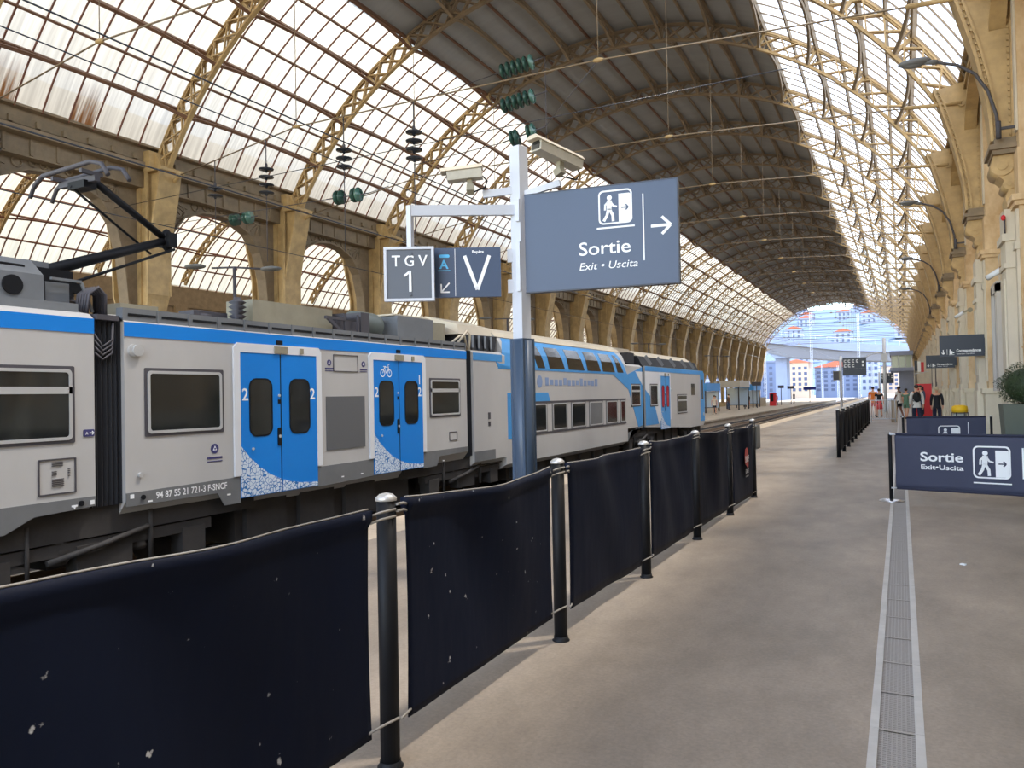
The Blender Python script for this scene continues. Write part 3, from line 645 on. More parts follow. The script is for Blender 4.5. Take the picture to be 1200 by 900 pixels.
b.build('vent_hatch', [M['body'], M['seal']], c1)
b = MB(); S.poly(b, rrect(5.46, 5.59, 1.24, 1.32, .015), .01); k = b.build('access_sticker', M['logo'], c1)
b = MB(); S.line(b, (5.53, 1.28), (5.58, 1.28), .012, .014); S.line(b, (5.58, 1.28), (5.56, 1.3), .01, .014); S.line(b, (5.58, 1.28), (5.56, 1.26), .01, .014); S.text(b, 'A', 5.48, 1.26, .035, t=.013); b.build('sticker_arrow', M['white'], k)
b = MB(); S.disc(b, 5.42, .5, .03, .03); b.build('jacking_socket', M['black'], c1)
b = MB(); S.rect(b, 5.31, 5.38, .47, .49, .013); S.poly(b, [(5.33, .47), (5.36, .47), (5.345, .44)], .013); S.rect(b, 5.53, 5.58, .47, .52, .013); b.build('skirt_marks', M['white'], c1)
# roof fairing with round vents
b = MB(); fx = SX - .42
b.prism([(fx, -2, 2.74), (fx - .02, -2, 3.08), (fx - .25, -2, 3.27), (XC, -2, 3.34), (XC - .9, -2, 3.2), (XC - .9, -2, 2.74)], (0, 7.3, 0)); f1 = recalc(b.build('roof_fairing', M['roofgrey'], c1))
b = MB()
for yy in (3.3, 4.15, 4.95): q = MB(); q.cyl((fx - .03, yy, 2.93), (fx + .012, yy, 2.93), .11, 18); q.build('round_vent', M['black'], f1)
for t in range(9): b.bar((fx - .12 - .03 * t, 4.75, 3.17 + .012 * t), (fx - .12 - .03 * t, 5.15, 3.17 + .012 * t), .012, .02)
b.build('grille', M['black'], f1)
b = MB(); b.box(fx - .01, fx + .008, 4.45, 4.62, 2.93, 2.95); b.build('maker_plate', M['white'], f1)
b = MB(); b.box(SX - .5, SX - .2, -2, 5.55, 2.66, 2.76); b.box(fx - .45, fx - .05, 5.34, 5.62, 2.7, 3.02); b.box(XC - .3, fx - .5, 5.36, 5.66, 2.7, 3.32); b.cyl((fx - .2, 4.2, 2.7), (fx - .2, 4.2, 2.78), .1)
b.bar((fx + .02, 5.36, 3.05), (fx + .02, 5.72, 3.05), .03); b.bar((fx + .02, 5.72, 3.05), (fx + .05, 5.84, 2.7), .03); b.build('roof_box', M['roofgrey'], c1)
# pantograph
b = MB(); b.box(XC - .5, XC + .55, 5.3, 6.1, 3.0, 3.12)
for dx in (-.5, .5): b.tube([(XC + dx, 5.3, 3.06), (XC + dx, 6.2, 3.06)], .035, 6)
b.box(XC + .2, XC + .6, 5.5, 5.95, 2.95, 3.25); pg = b.build('pantograph', M['black'], c1)
b = MB()
for y_ in (5.5, 6.0): b.lathe((XC + .45, y_, 2.74), (0, 0, 1), [(.05, 0), (.11, .03), (.05, .06), (.11, .09), (.05, .12), (.11, .15), (.05, .18), (.05, .3)], 10)
b.build('insulator', M['seal'], pg)
KN = (XC + .1, 7.72, 4.0)
b = MB(); b.tube([(XC + .1, 5.65, 3.2), (XC + .1, 7.65, 3.97)], [.085, .06], 10); b.tube([(XC + .3, 6.0, 3.1), (XC + .22, 7.75, 3.86)], .022, 6); b.build('lower_arm', M['black'], pg)
b = MB(); b.sph(KN, .07, .1, .17, 10, 8); b.box(KN[0] - .12, KN[0] + .12, KN[1] - .05, KN[1] + .08, KN[2] - .1, KN[2] + .1); b.build('knee_joint', M['black'], pg)
b = MB(); b.tube([KN, (XC + .1, 6.55, 4.62)], .05, 8); b.tube([(XC - .1, 7.6, 3.8), (XC - .05, 6.35, 4.5)], .018, 6); b.build('upper_arm', M['black'], pg)
b = MB()
for dy in (-.14, .16):
    b.tube([(XC - .78, 6.4 + dy, 4.42), (XC - .68, 6.4 + dy, 4.58), (XC - .5, 6.4 + dy, 4.68), (XC + .5, 6.4 + dy, 4.72), (XC + .72, 6.4 + dy, 4.66), (XC + .85, 6.4 + dy, 4.5)], .03, 6)
b.bar((XC - .3, 6.26, 4.62), (XC - .3, 6.56, 4.62), .05); b.bar((XC + .3, 6.26, 4.64), (XC + .3, 6.56, 4.64), .05); b.bar((XC - .35, 6.42, 4.56), (XC + .35, 6.46, 4.58), .08); b.build('contact_head', M['seal'], pg)
b = MB(); b.box(XC - .12, XC + .22, 6.36, 6.54, 4.46, 4.56); b.build('head_bracket', M['black'], pg)
# bellows between first and second carriage
def bellows(root, y0, y1, zt, zb, x=SX - .06):
    b = MB(); k = 6; zz = []
    for i in range(2 * k + 1):
        yy = y0 + (y1 - y0) * i / (2 * k); zz.append((x - (.035 if i % 2 else 0), yy))
    b.prism([(a, yy, zb) for a, yy in zz] + [(2 * XC - SX + .1, y1, zb), (2 * XC - SX + .1, y0, zb)], (0, 0, zt - zb)); return recalc(b.build('gangway_bellows', M['bellow'], root))
bellows(c1, 5.6, 5.98, 2.62, .42)
b = MB()
for i in range(5):
    b.tube([(SX - .25 - .05 * i, 5.68, 2.62), (SX - .22 - .05 * i, 5.7, 2.9), (SX - .2 - .05 * i, 5.8, 2.98), (SX - .22 - .05 * i, 5.9, 2.9), (SX - .25 - .05 * i, 5.92, 2.62)], .022, 6)
for i in range(4): b.tube([(SX - .04, 5.63, 2.2 + .07 * i), (SX - .02, 5.72, 2.12 + .05 * i), (SX - .02, 5.84, 2.2 + .05 * i), (SX - .03, 5.86, 2.55)], .014, 5)
b.box(SX - .4, SX + .0, 5.64, 5.92, 2.58, 2.64); b.build('jumper_cables', M['seal'], c1)
wheels(c1, 5.8); wheels(c1, -4)
def underframe(root, y0, y1):
    b = MB(); b.box(2 * XC - SX + .3, SX - .3, y0, y1, -.42, .42)
    for i in range(int((y1 - y0) / 1.1)): b.box(SX - .34, SX - .22, y0 + .15 + 1.1 * i, y0 + .95 + 1.1 * i, -.36, .2)
    return b.build('underframe', M['under'], root)
underframe(c1, -9, -5.9); underframe(c1, -2.2, 3.6)
# ---- single-deck carriage with two doors
c2 = thing('rail_carriage', 'single-deck grey rail carriage with two pairs of blue sliding doors', 'train carriage', (XC, 10, ZT))
car_body(c2, 5.98, 13.98, SINGLE, M['body'])
b = MB(); S.rect(b, 5.98, 13.98, 2.405, 2.575, .008); b.build('blue_stripe', M['blue'], c2)
b = MB()
b.box(SX - .14, SX - .02, 5.98, 13.98, 2.58, 2.75); 
y = 6.05
while y < 13.8: b.box(SX - .025, SX - .012, y, y + .38, 2.655, 2.685, 1); b.box(SX - .03, SX - .008, y + .4, y + .425, 2.59, 2.75); y += .47
b.build('roof_rail', [M['roofgrey'], M['black']], c2)
window(c2, 6.245, 7.455, 1.195, 2.035)
double_door(c2, 7.735, 9.295, 2.29, .26, '2', '2'); double_door(c2, 10.74, 12.27, 2.285, .28, '2', '12', bike=True)
window(c2, 12.54, 13.7, 1.215, 1.99, True)
b = MB(); S.rect(b, 9.53, 10.51, .79, 1.655, .012); b.build('dark_panel', mat('dark_blank_panel', (92, 94, 97), 0.5), c2)
for q in ([(5.98, .38), (7.33, .38), (7.45, .2), (7.73, .2), (7.73, .56), (5.98, .54)], [(9.31, .24), (10.73, .27), (10.73, .56), (9.31, .55)], [(12.28, .25), (12.75, .26), (12.85, .44), (13.98, .46), (13.98, .56), (12.28, .56)]):
    b = MB(); S.poly(b, q, .012); b.build('skirt', M['skirt'], c2)
for q in ((7.3, .98, .065), (9.62, 2.2, .05), (10.5, 2.2, .05)):
    b = MB(); w_ = MB(); emblem(w_, *q, b); k = b.build('emblem', M['logo'], c2); w_.build('emblem_mark', M['white'], k)
b = MB(); S.ring(b, rrect(9.72, 10.35, 2.06, 2.34, .01), rrect(9.73, 10.34, 2.07, 2.33, .008), .012); b.build('access_hatch', M['seal'], c2); b = MB(); S.ring(b, rrect(13.25, 13.55, .72, .9, .01), rrect(13.262, 13.538, .732, .888, .008), .012); b.build('access_hatch', M['seal'], c2)
b = MB(); S.text(b, '94 87 55 21 721-3 F-SNCF', 6.38, .43, .085, t=.016, bold=.002, sx=.86); b.build('running_number', M['white'], c2); b = MB(); S.rect(b, 6.03, 6.08, .47, .52, .016); b.build('skirt_mark', M['white'], c2)
for y_ in (6.3, 7.52, 9.9, 10.4, 13.0): b = MB(); S.rect(b, y_ - .03, y_ + .03, .40 if y_ < 7 else .33, .42 if y_ < 7 else .35, .016); b.build('skirt_mark', M['white'], c2)
b = MB(); S.disc(b, 6.1, 2.24, .075, .03); S.disc(b, 6.17, .74, .03, .03); S.disc(b, 6.14, 2.24, .07, .05); b.build('round_fitting', M['alu'], c2)
b = MB(); S.disc(b, 6.2, .47, .03, .03); b.build('socket', M['black'], c2)
for q in (8.45, 11.45): b = MB(); S.rect(b, q, q + .11, 2.43, 2.49, .03); b.build('door_sensor', M['black'], c2)
# roof equipment of the single-deck carriage
for q in ((SX - 1.0, SX - .45, 8.45, 10.25, 2.72, 3.14), (SX - 1.0, SX - .5, 6.3, 6.85, 2.72, 2.87)): b = MB(); b.box(*q); b.build('roof_box', M['khaki'], c2)
b = MB(); b.lathe((SX - .5, 8.2, 2.72), (0, 0, 1), [(.05, 0)] + [(.13 if i % 2 else .07, .03 + .035 * i) for i in range(11)] + [(.05, .42)], 12); b.lathe((SX - .7, 7.6, 2.8), (0, 1, 0), [(.02, 0), (.12, .01), (.12, .2), (.08, .25), (.08, .4)], 12); b.box(SX - .9, SX - .6, 7.5, 8.1, 2.7, 2.9)
b.build('insulator_stack', M['seal'], c2)
b = MB()
for yy in (10.4, 10.75):
    b.bar((SX - .3, yy, 2.72), (SX - .3, yy, 3.06), .04); b.bar((SX - 1.2, yy, 3.06), (SX - .3, yy, 3.06), .05)
b.box(SX - .9, SX - .4, 10.3, 10.95, 2.74, 2.98); b.bar((SX - .3, 9.9, 2.98), (SX - .3, 10.4, 2.98), .05); b.bar((SX - .3, 9.95, 2.98), (SX - .25, 10.3, 2.72), .05); b.box(SX - 1.0, SX - .35, 10.9, 11.15, 2.72, 3.15); b.build('roof_frame', M['seal'], c2)
b = MB(); b.lathe((SX - .75, 11.1, 2.98), (0, 1, 0), [(.02, 0), (.2, .01), (.25, .05), (.25, .62), (.22, .74), (.12, .84), (.02, .87)], 18); b.box(SX - 1.0, SX - .5, 11.2, 11.7, 2.7, 2.8); b.build('air_tank', mat('grey_green_tank', (96, 104, 100), 0.5, var=0.15), c2)
b = MB(); b.box(SX - 1.4, SX - .38, 12.05, 13.3, 2.72, 3.2); b.box(SX - 1.5, SX - .5, 13.3, 13.95, 2.72, 3.18, 1); b.build('battery_box', [M['roofgrey'], M['khaki']], c2)
b = MB(); b.box(SX - 1.35, SX - .42, 12.0, 13.25, 3.2, 3.23); b.build('box_lid', M['cream'], c2)
bellows(c2, 13.98, 14.27, 2.6, .34)
b = MB(); b.tube([(SX - .1, 13.8, 2.74), (SX + .02, 14.0, 3.0), (SX + .02, 14.12, 2.95), (SX + .0, 14.12, 2.6)], .025, 6); b.tube([(SX - .2, 13.7, 2.74), (SX - .1, 13.9, 2.9), (SX - .1, 14.1, 2.9), (SX - .1, 14.2, 2.6)], .025, 6); b.build('jumper_cables', M['cream'], c2)
wheels(c2, 14.1); underframe(c2, 7.9, 12.2)
# ---- double-deck carriage
c3 = thing('rail_carriage', 'double-deck grey and blue rail carriage with two rows of windows', 'train carriage', (XC, 20, ZT))
DUP = [(SX - .2, -.1), (SX, .02), (SX, 2.3), (SX - .05, 2.62), (SX - .15, 2.88), (SX - .35, 3.10), (SX - .7, 3.25), (XC, 3.36)]
car_body(c3, 15.75, 24.6, DUP, M['body'])
car_body(c3, 14.27, 15.75, [(SX - .2, .05), (SX, .2), (SX, 2.55), (SX - .1, 2.62), (XC, 2.72)], M['body'], 'end_shell'); car_body(c3, 24.6, 26.3, [(SX - .2, .35), (SX, .45), (SX, 2.55), (SX - .1, 2.62), (XC, 2.72)], M['body'], 'end_shell')
def patch(mb, y0, y1, prof, off, ytop=None, mi=0):
    """strip of the curved side between points of the profile, lifted by off; ytop: (y0, y1) at the upper end"""
    n_ = len(prof); P = []
    for layer in (0, off):
        for i, (x, z) in enumerate(prof):
            t = i / (n_ - 1); a = y0 + ((ytop[0] - y0) * t if ytop else 0); c = y1 + ((ytop[1] - y1) * t if ytop else 0)
            P += [(x + layer, a, z + layer * .5), (x + layer, c, z + layer * .5)]
    k = 2 * n_; fs = []
    for i in range(n_ - 1):
        j = 2 * i; fs += [(k + j, k + j + 1, k + j + 3, k + j + 2), (j, j + 2, j + 3, j + 1), (j, k + j, k + j + 2, j + 2), (j + 1, j + 3, k + j + 3, k + j + 1)]
    fs += [(0, 1, k + 1, k), (k - 2, 2 * k - 2, 2 * k - 1, k - 1)]
    mb.add(P, fs, mi)
UP = [(SX, 2.24), (SX, 2.3), (SX - .022, 2.45), (SX - .05, 2.62), (SX - .10, 2.76), (SX - .15, 2.88), (SX - .24, 2.98)]
b = MB(); patch(b, 15.4, 24.7, UP, .008, (16.0, 24.0)); S.rect(b, 14.27, 15.6, 2.4, 2.56, .008); S.poly(b, [(15.3, 2.4), (16.1, 2.24), (15.45, 2.24)], .008)
S.poly(b, [(23.2, 2.25), (24.6, 2.25), (26.3, 2.55), (26.3, .45), (25.75, .45), (24.75, 1.75)], .008); S.poly(b, [(15.85, .6), (16.15, .6), (16.15, 1.42), (18.3, 1.42), (18.15, 1.68), (15.85, 1.68)], .008); b.build('blue_livery', M['blue2'], c3)
b = MB(); S.poly(b, [(25.5, 2.38), (26.3, 2.38), (26.3, 1.9)], .014); b.build('white_livery', M['twhite'], c3)
WUP = [(SX - .003, 2.3), (SX - .022, 2.45), (SX - .05, 2.62), (SX - .10, 2.76), (SX - .145, 2.86)]
for y0_, y1_, s0, s1 in ((17.55, 18.0, -.25, -.28), (18.28, 19.3, -.1, -.28), (19.58, 20.75, -.1, -.3), (21.0, 22.1, -.1, -.3), (22.3, 23.4, -.1, -.3), (23.65, 24.25, -.15, -.5)):
    b = MB(); patch(b, y0_, y1_, WUP, .016, (y0_ + s0 , y1_ + s1)); b.build('upper_window', M['tglass'], c3)
for y0_, y1_ in ((17.15, 18.08), (18.38, 19.42), (19.68, 20.8), (21.05, 22.25), (22.5, 23.6), (23.85, 24.4)):
    b = MB(); S.rect(b, y0_, y1_, .66, 1.42, .010); w_ = b.build('lower_window', M['skirt'], c3)
    b = MB(); S.ring(b, rrect(y0_ + .06, y1_ - .06, .69, 1.39, .03), rrect(y0_ + .09, y1_ - .09, .72, 1.36, .03), .018); b.build('window_frame', M['alu'], w_)
    b = MB(); S.poly(b, rrect(y0_ + .08, y1_ - .08, .71, 1.37, .03), .014); b.build('pane', M['tglass'] if y0_ != 21.05 else M['skirt'], w_)
b = MB(); S.rect(b, 17.0, 24.45, 1.41, 1.46, .012); S.rect(b, 17.0, 24.45, .62, .67, .012); b.build('window_band', M['seal'], c3)
b = MB(); S.text(b, '\u2022 \u2022\u2022\u2022\u2022\u2022\u2022\u2022 \u2022\u2022\u2022\u2022\u2022', 18.0, 1.88, .0001, t=.01); 
S.disc(b, 17.65, 1.96, .16, .008)
for i in range(13): S.rect(b, 18.0 + .3 * i, 18.0 + .3 * i + .2, 1.86 + .02 * (i % 3 == 1), 2.02 + .05 * (i % 4 == 0), .007)
b.build('faded_lettering', mat('faded_blue_lettering', (126, 148, 186), 0.5), c3)
window(c3, 25.0, 26.05, 1.16, 1.95, True)
b = MB(); S.rect(b, 14.9, 15.0, 1.1, 1.25, .01); S.rect(b, 14.9, 15.0, .95, 1.05, .01); b.build('small_hatch', M['seal'], c3)
b = MB(); S.poly(b, [(14.27, .2), (15.2, .2), (15.2, .42), (14.27, .42)], .012); b.build('skirt', M['skirt'], c3); b = MB(); S.poly(b, [(24.6, .02), (25.0, .36), (26.3, .42), (26.3, .5), (24.6, .3)], .012); b.build('skirt', M['skirt'], c3)
b = MB(); patch(b, 15.75, 24.6, [(SX - .25, 3.0), (SX - .35, 3.10), (SX - .7, 3.25), (XC, 3.36)], .012); b.build('roof_skin', M['cream'], c3)
b = MB(); b.prism([(SX - .15, 14.3, 2.62), (SX - .15, 15.55, 2.62), (SX - .2, 15.75, 3.0), (SX - .3, 14.35, 2.98)], (-1.6, 0, 0)); f_ = recalc(b.build('roof_unit', M['bellow'], c3))
for i in range(4): b = MB(); b.bar((SX - .13, 14.5 + .28 * i, 2.66), (SX - .2, 14.62 + .28 * i, 2.95), .05, .1); b.build('louvre', M['roofgrey'], f_)
b = MB(); b.prism([(SX - .3, 14.2, 2.98), (SX - .4, 14.3, 3.2), (SX - 1.2, 14.3, 3.42), (SX - 1.5, 14.3, 3.42), (SX - 1.5, 14.2, 2.98)], (0, 1.6, 0)); recalc(b.build('roof_fairing', M['cream'], c3))
b = MB(); b.box(SX - 1.3, SX - .2, 24.7, 25.4, 2.68, 3.0); b.box(SX - 1.3, SX - .25, 25.5, 26.2, 2.68, 3.05); b.build('roof_equipment', M['bellow'], c3)
b = MB(); b.box(SX - 2.3, SX - .5, 24.6, 26.4, 3.0, 3.2); b.build('roof_cover', M['cream'], c3)
bellows(c3, 26.3, 26.65, 2.6, .3)
wheels(c3, 26.5); underframe(c3, 16.3, 24.4)
# ---- leading cab carriage
c4 = thing('rail_carriage', 'blue-nosed cab carriage with grey side and red door windows at the train end', 'train carriage', (XC, 31, ZT))
b = MB()
out = [(26.65, .4), (33.2, .1), (35.6, .1), (36.15, .25), (36.45, .9), (36.35, 1.5), (35.95, 2.45), (35.6, 2.6), (26.65, 2.6)]
P = []
for (x, taper) in ((SX, 0.35), (SX - .25, 0.0), (2 * XC - SX + .25, 0.0), (2 * XC - SX, 0.35)):
    P += [(x, min(y_, 36.45 - taper * 1.6), z) for y_, z in out]
k = len(out); fs = [tuple(reversed(range(k))), tuple(range(3 * k, 4 * k))]
for r_ in range(3):
    for i in range(k): fs.append((r_ * k + i, r_ * k + (i + 1) % k, (r_ + 1) * k + (i + 1) % k, (r_ + 1) * k + i))
b.add(P, fs); recalc(b.build('body_shell', M['body'], c4))
b = MB(); S.rect(b, 26.65, 35.7, 2.42, 2.59, .008); S.poly(b, [(26.65, .45), (28.3, .45), (27.7, 1.3), (26.65, 1.75)], .008); S.poly(b, [(35.1, .3), (35.85, .3), (35.85, 2.5), (35.1, 2.5)], .01)
b.prism([(SX - .2, 35.6, .3), (SX - .2, 36.19, .3), (SX - .2, 36.5, .9), (SX - .2, 36.4, 1.5), (SX - .2, 36.0, 2.45), (SX - .2, 35.6, 2.55)], (-2.6, 0, 0)); b.build('blue_livery', M['blue2'], c4)
b = MB(); S.poly(b, [(26.65, 2.4), (28.5, 2.4), (28.5, .45), (28.3, .45), (27.7, 1.3), (26.65, 1.75)], .008); b.build('white_livery', M['twhite'], c4)
window(c4, 27.2, 28.2, 1.12, 1.96)
M['redglass'] = mat('red_tinted_door_window', (170, 24, 50), 0.15)
double_door(c4, 28.55, 29.85, 2.27, .22, None, None, wcol='redglass', mt='blue2')
window(c4, 31.0, 32.6, .75, 1.55, True)
b = MB(); S.rect(b, 33.4, 34.0, 1.5, 2.0, .012); S.rect(b, 35.3, 35.6, 1.3, 2.2, .014); b.build('cab_window', M['tglass'], c4)
b = MB(); S.disc(b, 30.1, 1.74, .04, .03); S.disc(b, 35.6, .6, .08, .03); b.build('lamp', M['alu'], c4)
b = MB(); b.prism([(SX - .12, 26.7, 2.62), (SX - .3, 26.7, 2.98), (SX - 2.6, 26.7, 2.98), (SX - 2.6, 26.7, 2.62)], (0, 8.6, 0)); f_ = recalc(b.build('roof_unit', M['bellow'], c4))
for y_ in (27.8, 29.4, 31.2, 33.0, 34.4): b = MB(); b.bar((SX - .14, y_, 2.66), (SX - .27, y_ - .25, 2.97), .06, .2); b.build('louvre', M['roofgrey'], f_)
b = MB(); b.prism([(SX - .3, 26.7, 2.98), (SX - .6, 26.7, 3.18), (SX - 1.5, 26.7, 3.26), (SX - 2.4, 26.7, 3.18), (SX - 2.6, 26.7, 2.98)], (0, 8.0, 0)); recalc(b.build('roof_cover', M['cream'], c4))
wheels(c4, 34.0); underframe(c4, 28.6, 32.0)
# ------------------------------------------------------------------ barrier of black sheets along the platform
M['tarp'] = mat('black_tarpaulin', (8, 18, 40), 0.65, spec=.16, var=0.3, scale=1.2, bump=1.0, bscale=2.2, stretch=(1, 1, .35))
def scuffed():
    m = M['tarp'].copy(); m.name = 'scuffed_black_tarpaulin'; nn = m.node_tree; b = nn.nodes['Principled BSDF']
    tc = nn.nodes.new('ShaderNodeTexCoord'); nz = nn.nodes.new('ShaderNodeTexNoise'); nz.inputs['Scale'].default_value = 15; nz.inputs['Detail'].default_value = 4
    cr = nn.nodes.new('ShaderNodeValToRGB'); cr.color_ramp.elements[0].position = .70; cr.color_ramp.elements[1].position = .74
    mx = nn.nodes.new('ShaderNodeMixRGB'); mx.inputs[2].default_value = (.45, .46, .48, 1); src = b.inputs['Base Color'].links[0].from_socket
    nn.links.new(tc.outputs['Object'], nz.inputs['Vector']); nn.links.new(nz.outputs[0], cr.inputs[0]); nn.links.new(cr.outputs[0], mx.inputs[0]); nn.links.new(src, mx.inputs[1]); nn.links.new(mx.outputs[0], b.inputs['Base Color']); return m
M['tarp2'] = scuffed()
M['postcap'] = mat('worn_silver_post_cap', (205, 203, 200), 0.35, 0.5, var=0.2, scale=20)
M['rope'] = mat('frayed_grey_cord_and_glint', (150, 146, 140), 0.8)  # cords, and the glint painted along the sheet tops
FX = -2.02
def fence_post(x, y, label, group=None, h=1.19, r=.043):
    t = thing('barrier_post', label, 'post', (x, y, 0), group)
    b = MB(); b.cyl((x, y, 0.012), (x, y, h - .03), r, 16); b.build('tube', M['black'], t)
    b = MB(); b.lathe((x, y, h - .035), (0, 0, 1), [(r + .004, 0), (r + .004, .012), (r * .7, .028), (.002, .035)], 16); b.build('cap', M['postcap'], t)
    b = MB(); b.lathe((x, y, 0), (0, 0, 1), [(r + .014, 0), (r + .014, .006), (r + .004, .012), (r + .004, .03)], 16); b.build('foot_ring', M['black'], t)
    return t
def sheet_panel(x, y0, y1, zt0, zt1, zb0, zb1, mt, label, sag=.015, nu=22, nv=14, group=None, seed=0, amp=.055, ties=True, name='barrier_sheet'):
    t = thing(name, label, 'barrier', (x, (y0 + y1) / 2, 0), group); rr = random.Random(seed); ph = [rr.uniform(0, 6) for _ in range(4)]
    b = MB(); P = []
    for lay in (0, 1):
        for j in range(nv + 1):
            v = j / nv
            for i in range(nu + 1):
                u = i / nu; zt = zt0 + (zt1 - zt0) * u - sag * 4 * u * (1 - u); zb = zb0 + (zb1 - zb0) * u
                inset = .012 * math.sin(PI * v); yy = y0 + inset + (y1 - y0 - 2 * inset) * u
                fold = amp * math.sin(PI * u) * (math.sin(5 * u + 3.5 * v + ph[0]) * .45 + .4 * math.sin(9 * (u - .5) * (1.2 - v) + ph[1]) + .25 * math.sin(14 * u + 5 * v + ph[2])) * (.25 + v)
                tuck = .018 * math.cos(min(1, (1 - v) * nv / 1.5) * PI / 2) if v < 1 else 0
                roll = .022 if (v > .955) else 0
                P.append((x + fold + (roll if lay == 0 else -roll) + (.003 if lay == 0 else -.003), yy, zb + (zt - zb) * v))
    k = (nu + 1) * (nv + 1); fs = []
    for j in range(nv):
        for i in range(nu):
            a = j * (nu + 1) + i; q = (a, a + 1, a + nu + 2, a + nu + 1); fs += [q, tuple(k + z for z in reversed(q))]
    for i in range(nu): a = i; fs.append((a, k + a, k + a + 1, a + 1)); a = nv * (nu + 1) + i; fs.append((a, a + 1, k + a + 1, k + a))
    for j in range(nv):
        for a, c in ((j * (nu + 1), (j + 1) * (nu + 1)), (j * (nu + 1) + nu, (j + 1) * (nu + 1) + nu)): fs.append((a, c, k + c, k + a))
    b.add(P, fs, 0, True); recalc(b.build('sheet', mt, t))
    b = MB(); hp = [P[nv * (nu + 1) + i] for i in range(nu + 1)]; b.tube([(p[0] - .003 - .022, p[1], p[2] + .004) for p in hp], .0045, 5); b.build('sunlit_edge', M['rope'], t)  # thin pale tube paints in the sunlit glint of the top edge
    if ties:
        for (yy, s_, zt) in ((y0, -1, zt0), (y1, 1, zt1)):
            for z in (zt - .03, zt - .06, (zb0 if s_ < 0 else zb1) + .03):
                b = MB(); b.tube([(x, yy - s_ * .02, z), (x + .03, yy + s_ * .05, z + .015), (x + .05, yy + s_ * .13, z + .02)], .006, 5); b.build('cord', M['rope'], t)
    return t
posts = [.86, 2.73, 4.60, 6.48, 8.35, 10.15, 11.95]
for i, y in enumerate(posts):
    if i: fence_post(FX, y, 'black barrier post with silver cap on the left fence, %s from the camera' % ORD[i - 1])
pan = [(.96, 2.6, 1.15, 1.13, .17, .17), (2.87, 4.47, 1.15, 1.14, .16, .18), (4.77, 6.38, 1.14, 1.13, .16, .13), (6.65, 8.2, 1.17, 1.16, .13, .12), (8.48, 10.05, 1.15, 1.12, .11, .09), (10.38, 11.87, 1.12, 1.11, .08, .05)]
for i, (a, c, z0, z1, q0, q1) in enumerate(pan):
    lab = 'large scuffed black sheet nearest the camera, at the lower left' if i == 0 else ('black barrier sheet with a red emblem, last of the left fence' if i == 5 else 'black barrier sheet on the left fence, %s from the camera' % ORD[i])
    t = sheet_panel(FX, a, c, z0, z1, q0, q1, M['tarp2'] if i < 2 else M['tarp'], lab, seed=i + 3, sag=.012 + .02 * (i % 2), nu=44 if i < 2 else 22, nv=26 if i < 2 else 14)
    if i == 5:
        L = Face((FX + .03, 11.0, .0), (0, 1, 0)); b = MB(); L.poly(b, [(.12, .58), (.33, .50), (.36, .58), (.34, .74), (.26, .80), (.14, .78), (.10, .68)], .006); lg = b.build('emblem', mat('faded_red_emblem', (160, 62, 62), .7), t)
        b = MB(); L.text(b, 'SNCF', .09, .60, .09, t=.009, bold=.003, sx=.95); L.text(b, 'GARES', .10, .44, .06, t=.008); L.text(b, '& CONNEXIONS', .10, .39, .022, t=.008); b.build('emblem_lettering', M['twhite'], lg)
t = thing('notice_box', 'small grey box fixed to the last post of the left fence', 'box', (FX, 12.2, .7))
b = MB(); b.box(FX - .02, FX + .04, 12.03, 12.4, .72, 1.08); b.build('case', M['roofgrey'], t); b = MB(); b.box(FX + .04, FX + .046, 12.05, 12.38, .74, 1.06); b.box(FX - .01, FX + .01, 11.98, 12.05, .85, .95); b.build('lid', M['skirt'], t)
# second fence farther along
y2 = [19.6 + 1.9 * i for i in range(11)]
for i, y in enumerate(y2):
    fence_post(-1.35, y, 'black barrier post on the far middle fence, %s from the camera' % ORD[i], h=1.15)
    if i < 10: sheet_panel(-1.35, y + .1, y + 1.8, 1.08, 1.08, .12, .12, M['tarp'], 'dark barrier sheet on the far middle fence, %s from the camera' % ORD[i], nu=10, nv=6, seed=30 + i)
#PARTC
# ------------------------------------------------------------------ sign mast with its signs and cameras
M['signblue'] = mat('slate_blue_sign_panel', (58, 74, 100), 0.45)
M['signgrey'] = mat('mid_grey_sign_panel', (86, 92, 102), 0.5)
M['signnavy'] = mat('dark_navy_sign_panel', (30, 40, 58), 0.45)
M['palegrey'] = mat('pale_grey_lacquer', (196, 200, 208), 0.45)
M['cyan'] = mat('sky_blue_print', (90, 190, 240), 0.5)
PX, PY = -3.30, 6.72
t = thing('sign_mast', 'tall sign mast with pale square top and dark blue lower sleeve on the platform', 'mast', (PX, PY, 0))
ang = math.radians(-10); ca, sa = math.cos(ang), math.sin(ang)
def mp(u, v, z): return (PX + ca * u - sa * v, PY + sa * u + ca * v, z)
b = MB(); b.bar((PX, PY, 0), (PX, PY, 2.16), .17, .17, (.3, 1, 0)); b.tube([(PX, PY, .02), (PX, PY, 2.14)], .103, 20); b.build('sleeve', mat('slate_blue_mast_sleeve', (62, 78, 98), .4), t)
b = MB(); b.bar((PX, PY, 2.14), (PX, PY, 4.05), .125, .125, (.3, 1, 0)); b.build('pole', M['palegrey'], t)
b = MB(); b.lathe((PX, PY, 0), (0, 0, 1), [(.2, 0), (.2, .02), (.11, .03), (.105, .1)], 20); b.build('base_plate', M['signnavy'], t)
lu = Vector((-0.87, -0.45, 0)).normalized()
A0 = Vector((PX, PY, 3.43))
arm_end = Vector((-4.13, 6.035, 3.385))
b = MB(); b.bar(A0, arm_end, .05, .10, (0, 0, 1)); b.bar(arm_end + Vector((0, 0, .05)), arm_end + Vector((0, 0, -.36)), .05, .05); b.bar(A0 + Vector((0, 0, .2)) , A0 + lu * .36 + Vector((0, 0, .16)), .04, .07, (0, 0, 1)); b.build('arm', M['palegrey'], t)
b = MB()
